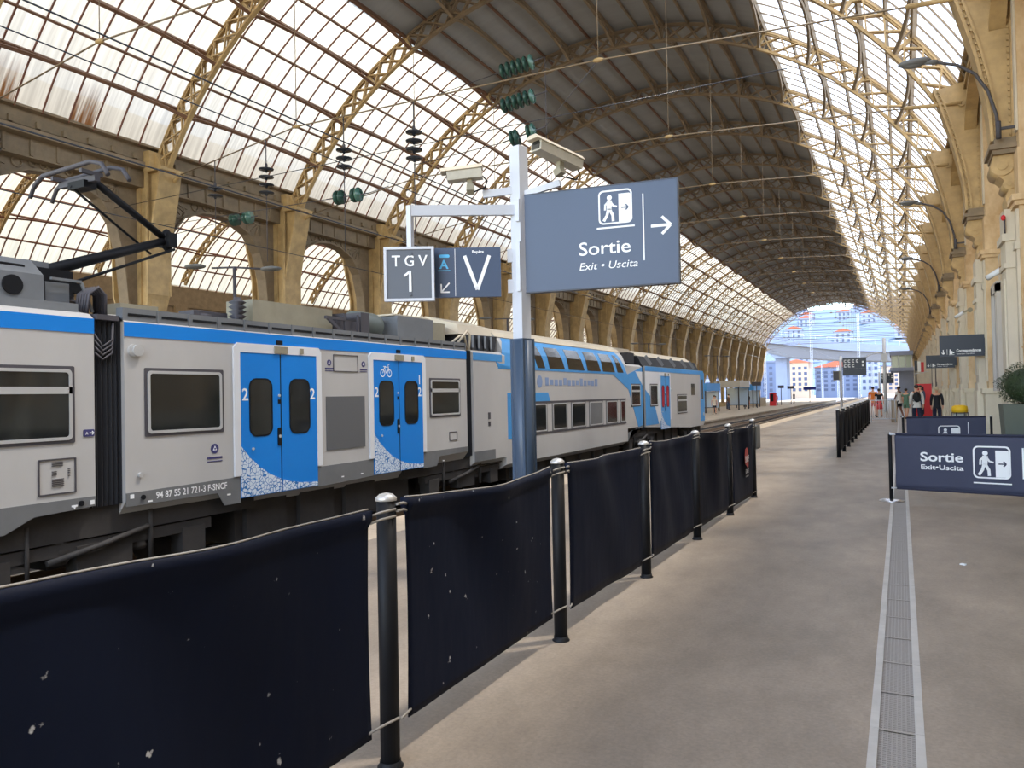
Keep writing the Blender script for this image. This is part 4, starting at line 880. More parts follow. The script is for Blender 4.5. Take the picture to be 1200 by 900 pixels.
for z in (2.98, 2.68): b.bar(Vector((PX, PY, z)), Vector((PX, PY, z)) + lu * .13, .03, .13, (0, 0, 1))
b.bar((PX + .02, PY - .08, 2.62), (PX + .02, PY - .08, 3.1), .04); b.bar((PX + .02, PY - .08, 3.3), (PX + .02, PY - .08, 3.52), .04); b.build('clamp', M['palegrey'], t)
b = MB(); ru = Vector((.92, .12, 0)).normalized(); b.bar(A0 + Vector((0, 0, .14)), A0 + ru * .42 + Vector((0, 0, .22)), .04, .06, (0, 0, 1)); b.build('camera_arm', M['palegrey'], t)
# exit sign
su = Vector((1.49, .19, 0)); f = Face((PX + .03, PY - .02, 2.615), su); wd, ht = 1.50, .945
t = thing('exit_sign', 'large slate blue exit sign with pictogram and right arrow on the mast', 'sign', tuple(f.p(0, 0)))
b = MB(); f.rect(b, 0.02, wd, 0, ht, .085, base=-.085); b.build('panel', M['signblue'], t)
b = MB(); f.ring(b, [(0.01, -.012), (wd + .012, -.012), (wd + .012, ht + .012), (0.01, ht + .012)], [(0.022, 0.0), (wd, 0.0), (wd, ht), (0.022, ht)], .09, base=-.088); b.build('edge_frame', M['signnavy'], t)
b = MB(); d = MB(); exit_pictogram(f, b, .77, .585, .32, dark=d); f.rect(b, .75, 1.11, .545, .56); b.build('pictogram', M['white'], t); d.build('door_arrow', M['signblue'], t)
b = MB(); f.rect(b, 1.185, 1.197, .22, .84); b.build('divider_line', M['white'], t)
b = MB(); f.line(b, (1.26, .53), (1.43, .53), .026); f.line(b, (1.44, .53), (1.36, .61), .026); f.line(b, (1.44, .53), (1.36, .45), .026); b.build('arrow', M['white'], t)
b = MB(); f.text(b, 'Sortie', .565, .31, .128, bold=.0015, sx=1.17); f.text(b, 'Exit \u2022 Uscita', .565, .17, .072, shear=.2, sx=1.14); b.build('lettering', M['white'], t)
# marker sign with letter V
vu = -lu; V0 = Vector((-3.41, 6.55, 2.57)); f = Face(V0 + lu * .66, vu)
t = thing('marker_sign', 'grey-blue position sign with a big letter V left of the mast', 'sign', tuple(f.o))
b = MB(); f.rect(b, 0, .64, 0, .48, .05, base=-.05); b.build('panel', M['signblue'], t)
b = MB(); f.rect(b, .195, .20, 0.01, .47); f.line(b, (.29, .40), (.41, .07), .034); f.line(b, (.53, .40), (.41, .07), .034); f.text(b, 'Rep\u00e8re', .42, .425, .028, 'CENTER', bold=.001)
f.line(b, (.14, .14), (.06, .05), .014); f.line(b, (.06, .05), (.06, .13), .014); f.line(b, (.055, .05), (.14, .05), .014); b.build('lettering', M['white'], t)
b = MB(); f.text(b, 'A', .05, .28, .085, bold=.003); f.rect(b, .03, .15, .255, .263); f.poly(b, rrect(.045, .145, .385, .415, .014)); b.build('blue_letter', M['cyan'], t)
# platform number sign
f = Face(Vector((-4.335, 5.90, 2.53)), (.885, .46, 0)); t = thing('platform_sign', 'square grey sign with pale frame and number 1, leftmost on the mast arm', 'sign', tuple(f.o))
b = MB(); f.rect(b, 0.0, .46, 0, .50, .06, base=-.065); b.build('panel', M['signgrey'], t)
b = MB(); f.ring(b, [(-.008, -.008), (.468, -.008), (.468, .508), (-.008, .508)], [(.017, .017), (.443, .017), (.443, .483), (.017, .483)], .07, base=-.062); b.build('frame', M['palegrey'], t)
b = MB(); f.text(b, 'T G V', .235, .325, .105, 'CENTER', bold=.002, sx=.92); f.line(b, (.24, .08), (.24, .28), .024); f.line(b, (.24, .275), (.185, .23), .022); b.build('lettering', M['white'], t)
b = MB(); f.disc(b, .24, .44, .02, .008); f.disc(b, .24, .055, .014, .008); b.build('screw', M['signgrey'], t)
# cameras on the mast
def box_camera(name, label, o, d, roll, L=.34):
    o = Vector(o); d = Vector(d).normalized(); s_ = d.cross(Vector((0, 0, 1))).normalized(); u_ = s_.cross(d)
    t = thing(name, label, 'camera', tuple(o))
    q = lambda a, x, z: o + d * a + s_ * x + u_ * z
    b = MB(); prof = [(-.065, -.05), (-.07, .03), (-.04, .07), (.04, .07), (.07, .03), (.065, -.05)]; b.prism([q(-L / 2, x, z) for x, z in prof], d * L); recalc(b.build('housing', mat('dusty_beige_housing', (186, 180, 164), .6, var=.2, scale=9), t))
    b = MB(); b.prism([q(-L / 2 - .01, x * 1.12, z + .012) for x, z in prof[1:5]], d * (L + .07)); recalc(b.build('sunshield', M['cream'], t))
    b = MB(); b.prism([q(L / 2, x * .72, z * .7) for x, z in prof], d * .006); recalc(b.build('lens_window', M['tglass'], t))
    b = MB(); b.bar(q(-.04, 0, -.05), q(-.04, 0, -.13), .05); b.bar(q(-.04, -.04, -.13), q(-.04, .04, -.16), .07); b.build('bracket', M['khaki'], t)
    b = MB(); b.tube([q(-L / 2, 0, -.03), q(-L / 2 - .04, .01, -.08), q(-L / 2 - .01, .02, -.14), q(-.05, .03, -.17)], .008, 5); b.build('cable', M['black'], t)
box_camera('security_camera', 'beige security camera left of the mast, pointing left', (-3.73, 6.40, 3.76), (-.95, -.45, -.10), 0)
box_camera('security_camera', 'beige security camera on the mast above the exit sign', (-2.83, 6.60, 3.86), (-.36, -.92, .14), 0, .56)
# ------------------------------------------------------------------ exit banners on stanchions
M['banner'] = mat('navy_banner_cloth', (62, 66, 88), .75, var=.12, scale=1.5)
M['navy_dark'] = mat('dark_navy_hem', (30, 34, 58), .7)
M['chrome'] = mat('brushed_chrome', (200, 202, 206), .25, .8)
def stanchion(x, y, label, h=.98, r=.026):
    t = thing('stanchion', label, 'post', (x, y, 0))
    b = MB(); b.lathe((x, y, 0), (0, 0, 1), [(.17, 0), (.17, .008), (.12, .02), (.03, .028), (.002, .03)], 24); b.build('foot', M['chrome'], t)
    b = MB(); b.cyl((x, y, .02), (x, y, h - .02), r, 14); b.build('tube', M['black'], t)
    b = MB(); b.lathe((x, y, h - .03), (0, 0, 1), [(r + .004, 0), (r + .004, .02), (.01, .03), (.002, .03)], 14); b.build('cap', M['chrome'], t)
def banner(name, label, p0, p1, z0, z1, seed):
    p0 = Vector(p0 + (0,)); p1 = Vector(p1 + (0,)); d = (p1 - p0); L = d.length; d.normalize(); nrm = Vector((d.y, -d.x, 0)); rr = random.Random(seed); ph = [rr.uniform(0, 6) for _ in range(3)]
    t = thing(name, label, 'banner', tuple((p0 + p1) / 2 + Vector((0, 0, z0))))
    fold = lambda u, v: .010 * (math.sin(u * 21 + 2.5 * v + ph[0]) * .6 + math.sin(u * 37 - 3 * v + ph[1]) * .4) * (1 - .5 * v) 
    def sheet(mb, u0, u1, v0, v1, off, nu, nv):
        P = []
        for lay in (off, off - .004):
            for j in range(nv + 1):
                for i in range(nu + 1):
                    u = u0 + (u1 - u0) * i / nu; v = v0 + (v1 - v0) * j / nv; P.append(p0 + d * (u * L) + nrm * (fold(u, v) + lay) + Vector((0, 0, z0 + (z1 - z0) * v)))
        k = (nu + 1) * (nv + 1); fs = []
        for j in range(nv):
            for i in range(nu): a = j * (nu + 1) + i; fs += [(a, a + 1, a + nu + 2, a + nu + 1), (k + a, k + a + nu + 1, k + a + nu + 2, k + a + 1)]
        for i in range(nu): a = nv * (nu + 1) + i; fs += [(i, k + i, k + i + 1, i + 1), (a, a + 1, k + a + 1, k + a)]
        for j in range(nv): a = j * (nu + 1); c_ = a + nu; fs += [(a, a + nu + 1, k + a + nu + 1, k + a), (c_, k + c_, k + c_ + nu + 1, c_ + nu + 1)]
        mb.add(P, fs, 0, True); return mb
    sheet(MB(), 0, 1, 0.0, 1, 0, 90, 10).build('cloth', M['banner'], t); sheet(MB(), 0, 1, .965, 1.01, .006, 60, 2).build('top_hem', M['navy_dark'], t); sheet(MB(), 0, 1, -.01, .03, .004, 60, 2).build('bottom_hem', M['navy_dark'], t)
    f = Face(p0 + nrm * .016 + Vector((0, 0, z0)), d); f.w = nrm
    return t, f, L
stanchion(-.16, 12.18, 'black stanchion with chrome foot at the left end of the front exit banner')
t, f, L = banner('exit_banner', 'navy cloth exit banner nearest the camera, white lettering, across the right passage', (-.10, 12.17), (1.82, 11.70), .18, .965, 5)
b = MB(); f.text(b, 'Sortie', .325, .41, .125, bold=.004, sx=1.25); f.text(b, 'Exit\u2022Uscita', .328, .295, .066, bold=.002, sx=1.3); b.build('lettering', M['white'], t)
b = MB(); d = MB(); exit_pictogram(f, b, .965, .205, .43, dark=d); f.rect(b, .965, 1.40, .135, .152); b.build('pictogram', M['white'], t); d.build('door_arrow', M['banner'], t)
b = MB(); f.rect(b, 1.52, 1.54, .22, .62); f.line(b, (1.64, .42), (1.84, .42), .03); f.line(b, (1.84, .42), (1.76, .5), .03); f.line(b, (1.84, .42), (1.76, .34), .03); b.build('arrow', M['white'], t)
b = MB()
for z in (.19, .95): b.tube([(-.16, 12.15, z), (-.09, 12.16, z)], .012, 6)
b.build('strap', M['palegrey'], t)
stanchion(1.87, 11.68, 'black stanchion at the right end of the front exit banner')
stanchion(.02, 19.15, 'black stanchion at the left end of the rear exit banner')
t, f, L = banner('exit_banner', 'navy cloth exit banner standing behind the front one, only its top visible', (.09, 19.15), (1.62, 19.42), .18, .965, 9)
b = MB(); d = MB(); exit_pictogram(f, b, .62, .16, .43, dark=d); b.build('pictogram', M['white'], t); d.build('door_arrow', M['banner'], t)
b = MB(); f.rect(b, 1.20, 1.215, .2, .66); b.build('divider_line', M['white'], t)
b = MB(); f.text(b, 'Sortie', .12, .32, .11, bold=.003); f.text(b, 'Exit\u2022Uscita', .12, .22, .055, bold=.002); b.build('lettering', M['white'], t)
stanchion(1.72, 19.44, 'black stanchion at the right end of the rear exit banner')
# ------------------------------------------------------------------ planter, bin, wall fittings
t = thing('potted_shrub', 'clipped round green shrub in a tall dark green planter by the right wall', 'plant', (2.05, 16.9, 0))
b = MB(); 
ox, oy, wt, wb_, hh = 2.02, 16.9, .37, .30, 1.27
for (w0, z0, w1, z1) in ((wb_, .0, wt, hh), (wt - .03, hh - .06, wt - .03, hh - .059)):
    b.prism([(ox - w0, oy - w0, z0), (ox + w0, oy - w0, z0), (ox + w0, oy + w0, z0), (ox - w0, oy + w0, z0)], (0, 0, .001)) if False else None
P = [(ox + sx_ * w, oy + sy_ * w, z) for w, z in ((wb_, 0), (wt, hh), (wt - .035, hh), (wt - .045, hh - .1)) for sx_, sy_ in ((-1, -1), (1, -1), (1, 1), (-1, 1))]
fs = [(3, 2, 1, 0), (12, 13, 14, 15)] + [(4 * r_ + i, 4 * r_ + (i + 1) % 4, 4 * r_ + 4 + (i + 1) % 4, 4 * r_ + 4 + i) for r_ in range(3) for i in range(4)]
b.add(P, fs); recalc(b.build('planter', mat('dark_grey_green_planter', (92, 100, 90), .6, var=.1), t))
b = MB(); b.cyl((ox, oy, hh - .1), (ox, oy, hh + .25), .035, 8); b.build('stem', mat('bark', (90, 72, 52), .9), t)
b = MB(); rr = random.Random(3); bc = Vector((ox + .05, oy, hh + .34))
b.sph(bc, .36, .36, .32, 14, 10)
for i in range(5200):
    v = Vector((rr.gauss(0, 1), rr.gauss(0, 1), rr.gauss(0, 1))).normalized(); lump = 1 + .10 * math.sin(7 * v.x + 3) * math.sin(6 * v.y + 1) + .06 * math.sin(9 * v.z)
    r_ = (.36 + .11 * rr.random()) * lump; p = bc + Vector((v.x * r_, v.y * r_, v.z * r_ * .88)); a = v.cross(Vector((rr.uniform(-1, 1), rr.uniform(-1, 1), rr.uniform(-1, 1)))).normalized(); c_ = (v * .55 + v.cross(a) * rr.uniform(-1, 1)).normalized(); l = rr.uniform(.02, .036); w = l * .32
    b.add([p - a * w, p + c_ * l * .5 - a * w * .2, p + c_ * l, p + a * w], [(0, 1, 2, 3)])
b.build('foliage', M['grass'], t)
t = thing('waste_bin', 'waste bin with bright yellow lid near the stone wall', 'bin', (1.55, 26.5, 0))
b = MB(); b.lathe((1.55, 26.5, .84), (0, 0, 1), [(.17, 0), (.21, .02), (.22, .1), (.2, .2), (.12, .23), (.002, .235)], 18); b.build('lid', mat('yellow_plastic', (240, 190, 20), .5), t)
b = MB()
for k in range(6): a = 2 * PI * k / 6; b.cyl((1.55 + .21 * math.cos(a), 26.5 + .21 * math.sin(a), 0), (1.55 + .21 * math.cos(a), 26.5 + .21 * math.sin(a), .86), .014, 6)
for z in (.05, .5, .84): b.tube([(1.55 + .21 * math.cos(2 * PI * k / 16), 26.5 + .21 * math.sin(2 * PI * k / 16), z) for k in range(17)], .012, 5)
b.build('frame', M['seal'], t)
b = MB(); b.lathe((1.55, 26.5, .1), (0, 0, 1), [(.002, 0), (.15, .0), (.18, .72), (.17, .72), (.002, .7)], 14); b.build('bag', mat('clear_grey_bag', (190, 192, 186), .4), t)
t = thing('display_frame', 'tall pale grey door frame with narrow glass on the stone wall, at the right edge', 'door frame', (2.0, 20.5, 0))
b = MB(); b.box(1.93, 2.13, 19.95, 20.25, 1.5, 3.9); b.box(1.93, 2.13, 20.9, 21.1, 1.5, 3.9); b.box(1.93, 2.13, 19.95, 21.1, 3.72, 3.95); b.build('frame', mat('pale_warm_grey_frame', (190, 182, 172), .6), t)
b = MB(); b.box(1.98, 2.04, 20.25, 20.9, 1.6, 3.72); b.build('glass', mat('blue_reflecting_glass', (96, 120, 150), .08, .2, spec=.8), t)
def wall_camera(x, y, z, label):
    t = thing('wall_camera', label, 'camera', (x, y, z))
    b = MB(); b.bar((x + .12, y, z + .16), (x - .05, y, z + .1), .06); b.cyl((x + .14, y - .05, z + .16), (x + .14, y + .05, z + .16), .08, 10); b.build('bracket', M['khaki'], t)
    b = MB(); b.cyl((x - .05, y + .02, z + .09), (x - .28, y + .16, z - .05), .06, 12); b.build('housing', M['twhite'], t)
    b = MB(); b.cyl((x - .276, y + .158, z - .047), (x - .292, y + .168, z - .057), .045, 12); b.build('lens', M['black'], t)
wall_camera(2.0, 19.2, 4.0, 'white bullet camera on the stone wall above the door frame'); wall_camera(2.0, 30.0, 4.05, 'white bullet camera on the stone wall above the larger hanging sign')
def hanging_sign(y, z0, z1, label, txt):
    t = thing('hanging_sign', label, 'sign', (1.55, y, z0)); f = Face((1.0, y, z0), (1, 0, 0)); w = 1.09; h = z1 - z0
    b = MB(); f.rect(b, 0, w, 0, h, .09, base=-.09); b.build('panel', M['signnavy'], t)
    b = MB(); f.line(b, (.09, .20), (.09, .08), .02); f.line(b, (.09, .07), (.05, .12), .02); f.line(b, (.09, .07), (.13, .12), .02); f.rect(b, .18, .188, .06, .21)
    f.rect(b, .23, .36, .05, .06); f.disc(b, .26, .19, .018); f.line(b, (.26, .17), (.26, .07), .035); f.line(b, (.3, .16), (.3, .07), .03); f.rect(b, .32, .36, .1, .13); b.build('pictogram', M['white'], t)
    b = MB(); f.text(b, txt, .41, .13, .075, bold=.003, sx=.80); f.text(b, 'Connections \u2022 Coincidenze', .41, .06, .035, sx=.8); b.build('lettering', M['white'], t)
    b = MB(); b.box(2.09, 2.16, y - .0, y + .08, z0 + .1, z1 - .1); b.build('wall_bracket', M['signnavy'], t)
hanging_sign(24.8, 2.47, 3.07, 'larger navy hanging sign on the stone wall, arrow and lettering along its foot', 'Correspondances'); hanging_sign(38.0, 2.46, 3.02, 'smaller-looking navy hanging sign farther along the stone wall', 'Correspondances')
# doorway in the wall far along
struct(MB().box(2.08, 2.2, 56, 66, 0, 3.3).build('door_1', mat('dark_brown_doorway', (66, 48, 40), .7)), 'dark brown doorway in the stone wall')
# curved wall lamps
def wall_lamp(y, label):
    t = thing('wall_lamp', label, 'lamp', (1.86, y - .62, 6.66)); yy = y - .62
    b = MB(); b.tube([(1.88, yy, 6.66), (1.85, yy, 7.1), (1.72, yy, 7.6), (1.5, yy, 8.0), (1.2, yy, 8.24), (.85, yy, 8.37), (.6, yy, 8.42)], .032, 8); b.cyl((1.88, yy, 6.6), (1.88, yy, 6.95), .05, 8); b.bar((1.88, yy, 6.8), (2.2, yy, 6.8), .05); b.build('arm', M['seal'], t)
    b = MB(); b.sph((.42, yy, 8.46), .32, .14, .085, 14, 8); b.cyl((.6, yy, 8.43), (.85, yy, 8.38), .055, 8); b.build('lamp_head', M['skirt'], t)
    b = MB(); b.sph((.40, yy, 8.42), .22, .1, .07, 12, 6); b.build('diffuser', M['roofgrey'], t)
for k, nm in ((0, 'nearest'), (2, 'second'), (4, 'third'), (6, 'fourth')): wall_lamp(Y0 + BAY * k, 'curved-arm lamp with a flat oval head on the stone wall, %s from the camera' % nm)
t = thing('alarm_light', 'small red light on the stone wall below the nearest scrolled console', 'light', (1.93, 18.3, 5.0)); b = MB(); b.sph((1.93, 18.3, 5.02), .045, .045, .06, 10, 6); b.build('red_lens', M['red'], t); b = MB(); b.cyl((1.95, 18.3, 4.7), (1.95, 18.3, 4.98), .02, 6); b.build('stalk', M['seal'], t)
# ------------------------------------------------------------------ overhead lines and insulators
M['insul'] = mat('dark_glazed_insulator', (46, 50, 58), .25)
M['ginsul'] = mat('green_glass_insulator', (72, 112, 100), .15, spec=.8)
def insulator_stack(x, y, ztop, n_, label, r=.25, step=.26, top=None, low=None):
    t = thing('insulator_stack', label, 'insulator', (x, y, ztop))
    b = MB()
    for i in range(n_): b.lathe((x, y, ztop - .12 - step * i), (0, 0, -1), [(.03, -.06), (.06, -.04), (r, 0), (r * .97, .03), (.05, .05), (.03, .12)], 14)
    b.build('discs', M['insul'], t)
    b = MB(); b.cyl((x, y, top or ztop + .3), (x, y, ztop - .08), .018, 6); b.sph((x, y, ztop), .05, .05, .08, 8, 6); b.cyl((x, y, ztop - step * n_), (x, y, low or ztop - step * n_ - .9), .014, 5); b.build('hanger_rod', M['seal'], t)
def tz(x): return 9.68 + (x + 22.7) / 5.5 * .77 if x < -17.2 else (10.45 - (x + 17.2) / 10.35 * .1 if x < -6.85 else 10.35 - (x + 6.85) / 7.2 * .4)
for x, z, n_, lb in ((-18.53, 9.5, 4, 'dark four-disc insulator stack hung left of the lattice rib'), (-15.28, 9.6, 3, 'dark insulator stack hung between its two larger neighbours'), (-12.66, 9.7, 4, 'large dark insulator stack hung nearest the sign mast'), (-20.9, 9.2, 2, 'small two-disc dark insulator hung beside the column')):
    insulator_stack(x, Y0, z - .1, n_, lb, top=tz(x), low=6.2 if n_ > 2 else 7.4)
insulator_stack(-21.8, Y0 - BAY, 9.0, 2, 'small two-disc dark insulator at the left edge behind the pantograph', top=9.8, low=6.8)
def glass_string(p, q, groups, label, ends=()):
    p = Vector(p); q = Vector(q); d = (q - p).normalized(); L = (q - p).length; t = thing('insulator_string', label, 'insulator', tuple(p)); b = MB()
    for s_ in groups: b.lathe(p + d * (s_ * L - .06), d, [(.03, 0), (.07, .01), (.22, .05), (.225, .09), (.06, .1), (.03, .14)], 12); b.build('glass_disc', M['ginsul'], t)
    b = MB(); b.cyl(p - d * .25, q + d * .25, .018, 6)
    for e_, s_ in zip(ends, (p - d * .25, q + d * .25)):
        if e_: b.cyl(s_, e_, .012, 5)
    b.build('pin', M['seal'], t)
glass_string((-15.75, Y0, 7.92), (-14.6, Y0, 7.9), (.15, .3, .72, .87), 'pair of green glass insulators left of the platform number sign', ((-23.6, Y0, 8.0), (-13.6, Y0, 8.0)))
glass_string((-21.3, Y0 + 1, 8.1), (-20.2, Y0 + 1, 8.1), (.15, .3, .72, .87), 'green glass insulators in front of the arcade opening', ((-24.5, Y0 + 1.2, 8.0),))
glass_string((-10.45, 20.2, 11.32), (-9.35, 20.2, 11.42), (.05, .22, .39, .56, .73, .9), 'upper row of green glass insulators below the dark ceiling', ((-12.2, Y0, 10.38),))
glass_string((-10.45, 20.2, 10.28), (-9.2, 20.2, 10.42), (.05, .2, .35, .5, .65, .8), 'lower row of green glass insulators below the dark ceiling', ((-11.4, Y0, 10.38),))
glass_string((-9.6, 19.0, 8.78), (-8.75, 19.0, 8.92), (.1, .25, .7, .85), 'green glass insulators behind the top of the sign mast', ((-12.66, Y0, 8.5), (-6.85, Y0, 10.35)))
t = thing('insulator_tether', 'thin wires holding the green insulator rows under the ceiling', 'wire', (-9.2, 20.2, 10.4)); b = MB(); b.cyl((-9.0, 20.2, 11.45), (-9.0, 20.2, 8.0), .012, 5); b.cyl((-9.2, 20.2, 10.42), (-9.0, 20.2, 10.45), .012, 5); b.cyl((-9.35, 20.2, 11.42), (-9.0, 20.2, 11.46), .012, 5); b.build('wire', M['seal'], t)
for nm, x, z, r in (('contact wire of the track above the train roofs, lowest of the lines', XC, 5.05, .012), ('upper carrier wire above the train, thick and dark', XC, 6.7, .014), ('thin second wire above the train under the carrier wire', XC, 6.25, .010), ('overhead wire of the far platform track beside the columns', -19.5, 6.9, .014)):
    t = tag(MB().tube([(x, YS, z), (x, 60, z), (x, 165, z)], r, 5).build('overhead_wire', M['insul']), nm, 'wire')
t = thing('cross_span', 'thin cross wire strung between the columns above the pantograph', 'wire', (-12, 17.2, 8.4)); b = MB(); b.cyl((-24, 17.2, 8.35), (-2, 17.2, 8.5), .012, 5); b.build('wire', M['insul'], t)
# twin-headed platform lamps behind the train
def twin_lamp(x, y, h, label):
    t = thing('platform_lamp', label, 'lamp', (x, y, -.4)); b = MB(); b.cyl((x, y, -.4), (x, y, h), .05, 8); b.build('pole', M['seal'], t)
    b = MB(); b.tube([(x - .55, y - .35, h - .02), (x, y, h), (x + .75, y + .4, h - .06)], .03, 6); b.build('arms', M['seal'], t)
    for s_, dx, dy in ((-1, -.95, -.6), (1, .95, .5)): b = MB(); b.sph((x + dx, y + dy, h + (.03 if s_ < 0 else -.06)), .36, .26, .07, 12, 6); b.build('lamp_head', M['skirt'], t)
twin_lamp(-17.5, 16.4, 5.58, 'twin-headed platform lamp nearest the camera, behind the train'); twin_lamp(-17.5, 34.0, 5.5, 'twin-headed platform lamp behind the mast'); twin_lamp(-17.5, 58.0, 5.5, 'twin-headed platform lamp above the double-deck carriage'); twin_lamp(-17.5, 83.0, 5.5, 'twin-headed platform lamp behind the cab carriage')
#PARTD
# ------------------------------------------------------------------ people
M['skin'] = mat('skin', (214, 160, 130), .6); 
def cloth(name, c): return mat(name, c, .85, var=.12, scale=6)
def skin_mesh(name, mt, verts, edges, parent, sub=1):
    """one continuous surface grown over a skeleton: verts = [(x, y, z, r)]"""
    me = bpy.data.meshes.new(name); me.from_pydata([v[:3] for v in verts], edges, []); ob = bpy.data.objects.new(name, me); COL.objects.link(ob)
    md = ob.modifiers.new('s', 'SKIN'); md.use_smooth_shade = True; md.branch_smoothing = .4
    if not me.skin_vertices: return ob
    for i, v in enumerate(verts): me.skin_vertices[0].data[i].radius = (v[3], v[4] if len(v) > 4 else v[3]); me.skin_vertices[0].data[i].use_root = (i == 0)
    sb = ob.modifiers.new('d', 'SUBSURF'); sb.levels = sub; sb.render_levels = sub
    dg = bpy.context.evaluated_depsgraph_get(); m2 = bpy.data.meshes.new_from_object(ob.evaluated_get(dg)); ob.modifiers.clear(); ob.data = m2; bpy.data.meshes.remove(me); m2.name = name
    m2.materials.clear(); m2.materials.append(mt); ob.parent = parent; return ob
def person(label, loc, rz, h, shirt, legs, hair, stride=.16, arms=(.12, -.12), shorts=False, hair_c=(40, 30, 26), long_hair=False, shoes=(40, 38, 40), skirt=False, skinm=None, sleeves=True):
    k = h / 1.72; sk = skinm or M['skin']
    t = thing('person', label, 'person', (0, 0, 0)); Z = lambda *a: tuple(x * k for x in a)
    V = [Z(0, 0, .95, .125, .10), Z(0, .005, 1.12, .115, .085), Z(0, 0, 1.28, .135, .095), Z(0, 0, 1.40, .12, .085), Z(0, .005, 1.475, .05), Z(0, .01, 1.54, .052), Z(0, .018, 1.60, .072, .085), Z(0, .012, 1.66, .070, .085), Z(0, .005, 1.70, .045, .055)]
    E = [(0, 1), (1, 2), (2, 3), (3, 4), (4, 5), (5, 6), (6, 7), (7, 8)]
    torso_n = 4; arm_i = []; leg_i = []
    for s, a in ((-1, arms[0]), (1, arms[1])):
        b0 = len(V); V += [Z(s * .17, 0, 1.40, .062), Z(s * .215, a * .35, 1.15, .044), Z(s * .225, a * 1.0 + .04, .92, .032), Z(s * .225, a * 1.1 + .05, .875, .026, .036), Z(s * .222, a * 1.18 + .06, .82, .018, .034)]
        E += [(3, b0), (b0, b0 + 1), (b0 + 1, b0 + 2), (b0 + 2, b0 + 3), (b0 + 3, b0 + 4)]; arm_i.append(b0)
        hy, hz = a * 1.18 + .06, .82
        for j, (dy, ln) in enumerate(((.026, .062), (.009, .074), (-.009, .07), (-.026, .055))):          # four fingers
            c = len(V); V += [Z(s * .219, hy + dy, hz - .03, .0085), Z(s * .213, hy + dy + .004, hz - .03 - ln * .55, .008), Z(s * .203, hy + dy + .008, hz - .03 - ln, .0065)]; E += [(b0 + 4, c), (c, c + 1), (c + 1, c + 2)]
        c = len(V); V += [Z(s * .208, hy + .045, hz + .015, .010), Z(s * .198, hy + .058, hz - .03, .008)]; E += [(b0 + 3, c), (c, c + 1)]   # thumb
    for s, st in ((-1, stride), (1, -stride)):
        b0 = len(V); V += [Z(s * .09, 0, .86, .092), Z(s * .10, st * .55 + .03, .49, .06), Z(s * .10, st * 1.0 - (.06 if st < 0 else 0), .10 + (.05 if st < 0 else 0), .04), Z(s * .105, st * 1.0 + .13 - (.04 if st < 0 else 0), .035, .035, .03)]
        E += [(0, b0), (b0, b0 + 1), (b0 + 1, b0 + 2), (b0 + 2, b0 + 3)]; leg_i.append(b0)
    skin_mesh('body', sk, V, E, t)
    up = lambda i, g, g2=None: tuple(V[i][:3]) + (V[i][3] + g * k, (V[i][4] if len(V[i]) > 4 else V[i][3]) + (g2 or g) * k)
    W_ = [up(0, .028), up(1, .026), up(2, .022), up(3, .02), tuple(V[4][:3]) + (V[4][3] + .012 * k,), (0, 0, .86 * k, .15 * k, .125 * k)]; W_[4] = (W_[4][0], W_[4][1], W_[4][2] - .03 * k, W_[4][3]); E2 = [(0, 1), (1, 2), (2, 3), (3, 4), (0, 5)]
    for b0 in arm_i:
        c = len(W_); W_ += [up(b0, .016), up(b0 + 1, .016)]; E2 += [(3, c), (c, c + 1)]
        if sleeves: W_ += [up(b0 + 2, .014)]; E2 += [(c + 1, c + 2)]
        else:
            a, q = Vector(V[b0][:3]), Vector(V[b0 + 1][:3]); m_ = a.lerp(q, .6); W_[c + 1] = (m_.x, m_.y, m_.z, .062 * k)
    skin_mesh('shirt', shirt, W_, E2, t)
    W_ = [(0, 0, .95 * k, .138 * k, .114 * k), (0, 0, 1.05 * k, .13 * k, .105 * k)]; E2 = [(0, 1)]
    for b0 in leg_i:
        c = len(W_); W_ += [up(b0, .014)]; E2 += [(0, c)]
        if shorts:
            a, q = Vector(V[b0][:3]), Vector(V[b0 + 1][:3]); m_ = a.lerp(q, .75); W_ += [(m_.x, m_.y, m_.z, .088 * k)]; E2 += [(c, c + 1)]
        else: W_ += [up(b0 + 1, .018), up(b0 + 2, .02)]; E2 += [(c, c + 1), (c + 1, c + 2)]
    if not skirt: skin_mesh('shorts' if shorts else 'trousers', legs, W_, E2, t)
    else: MB().lathe((0, 0, 1.0 * k), (0, 0, -1), [(.1 * k, 0), (.145 * k, .03), (.17 * k, .25 * k), (.2 * k, .5 * k), (.02, .5 * k)], 14).build('skirt', legs, t)
    b = MB()
    for b0 in leg_i:
        x, y, z = V[b0 + 2][:3]; b.sph((x, y + .06 * k, max(.045, z - .055 * k)), .05 * k, .135 * k, .045 * k, 10, 6)
    for part, nm in ((b, 'shoes'),): part.build(nm, cloth('shoe_leather', shoes), t)
    b = MB(); b.sph((0, -.008 * k, 1.655 * k), .084 * k, .10 * k, .082 * k, 12, 8)
    if long_hair: b.sph((0, -.06 * k, 1.55 * k), .085 * k, .06 * k, .14 * k, 10, 8)
    b.build('hair', mat('hair', hair_c, .7), t)
    b = MB()
    for s in (-1, 1): b.sph((s * .03 * k, .095 * k, 1.615 * k), .012 * k, .008 * k, .008 * k, 8, 6)
    f_ = b.build('eyes', M['black'], t)
    b = MB(); b.prism([(-.014 * k, .09 * k, 1.57 * k), (.014 * k, .09 * k, 1.57 * k), (0, .09 * k, 1.615 * k)], (0, .025 * k, 0)); b.box(-.025 * k, .025 * k, .085 * k, .095 * k, 1.540 * k, 1.548 * k)
    for s in (-1, 1): b.sph((s * .082 * k, .005 * k, 1.60 * k), .012 * k, .02 * k, .03 * k, 8, 6)
    b.build('face', sk, t)
    t.location = loc; t.rotation_euler = (0, 0, rz); return t
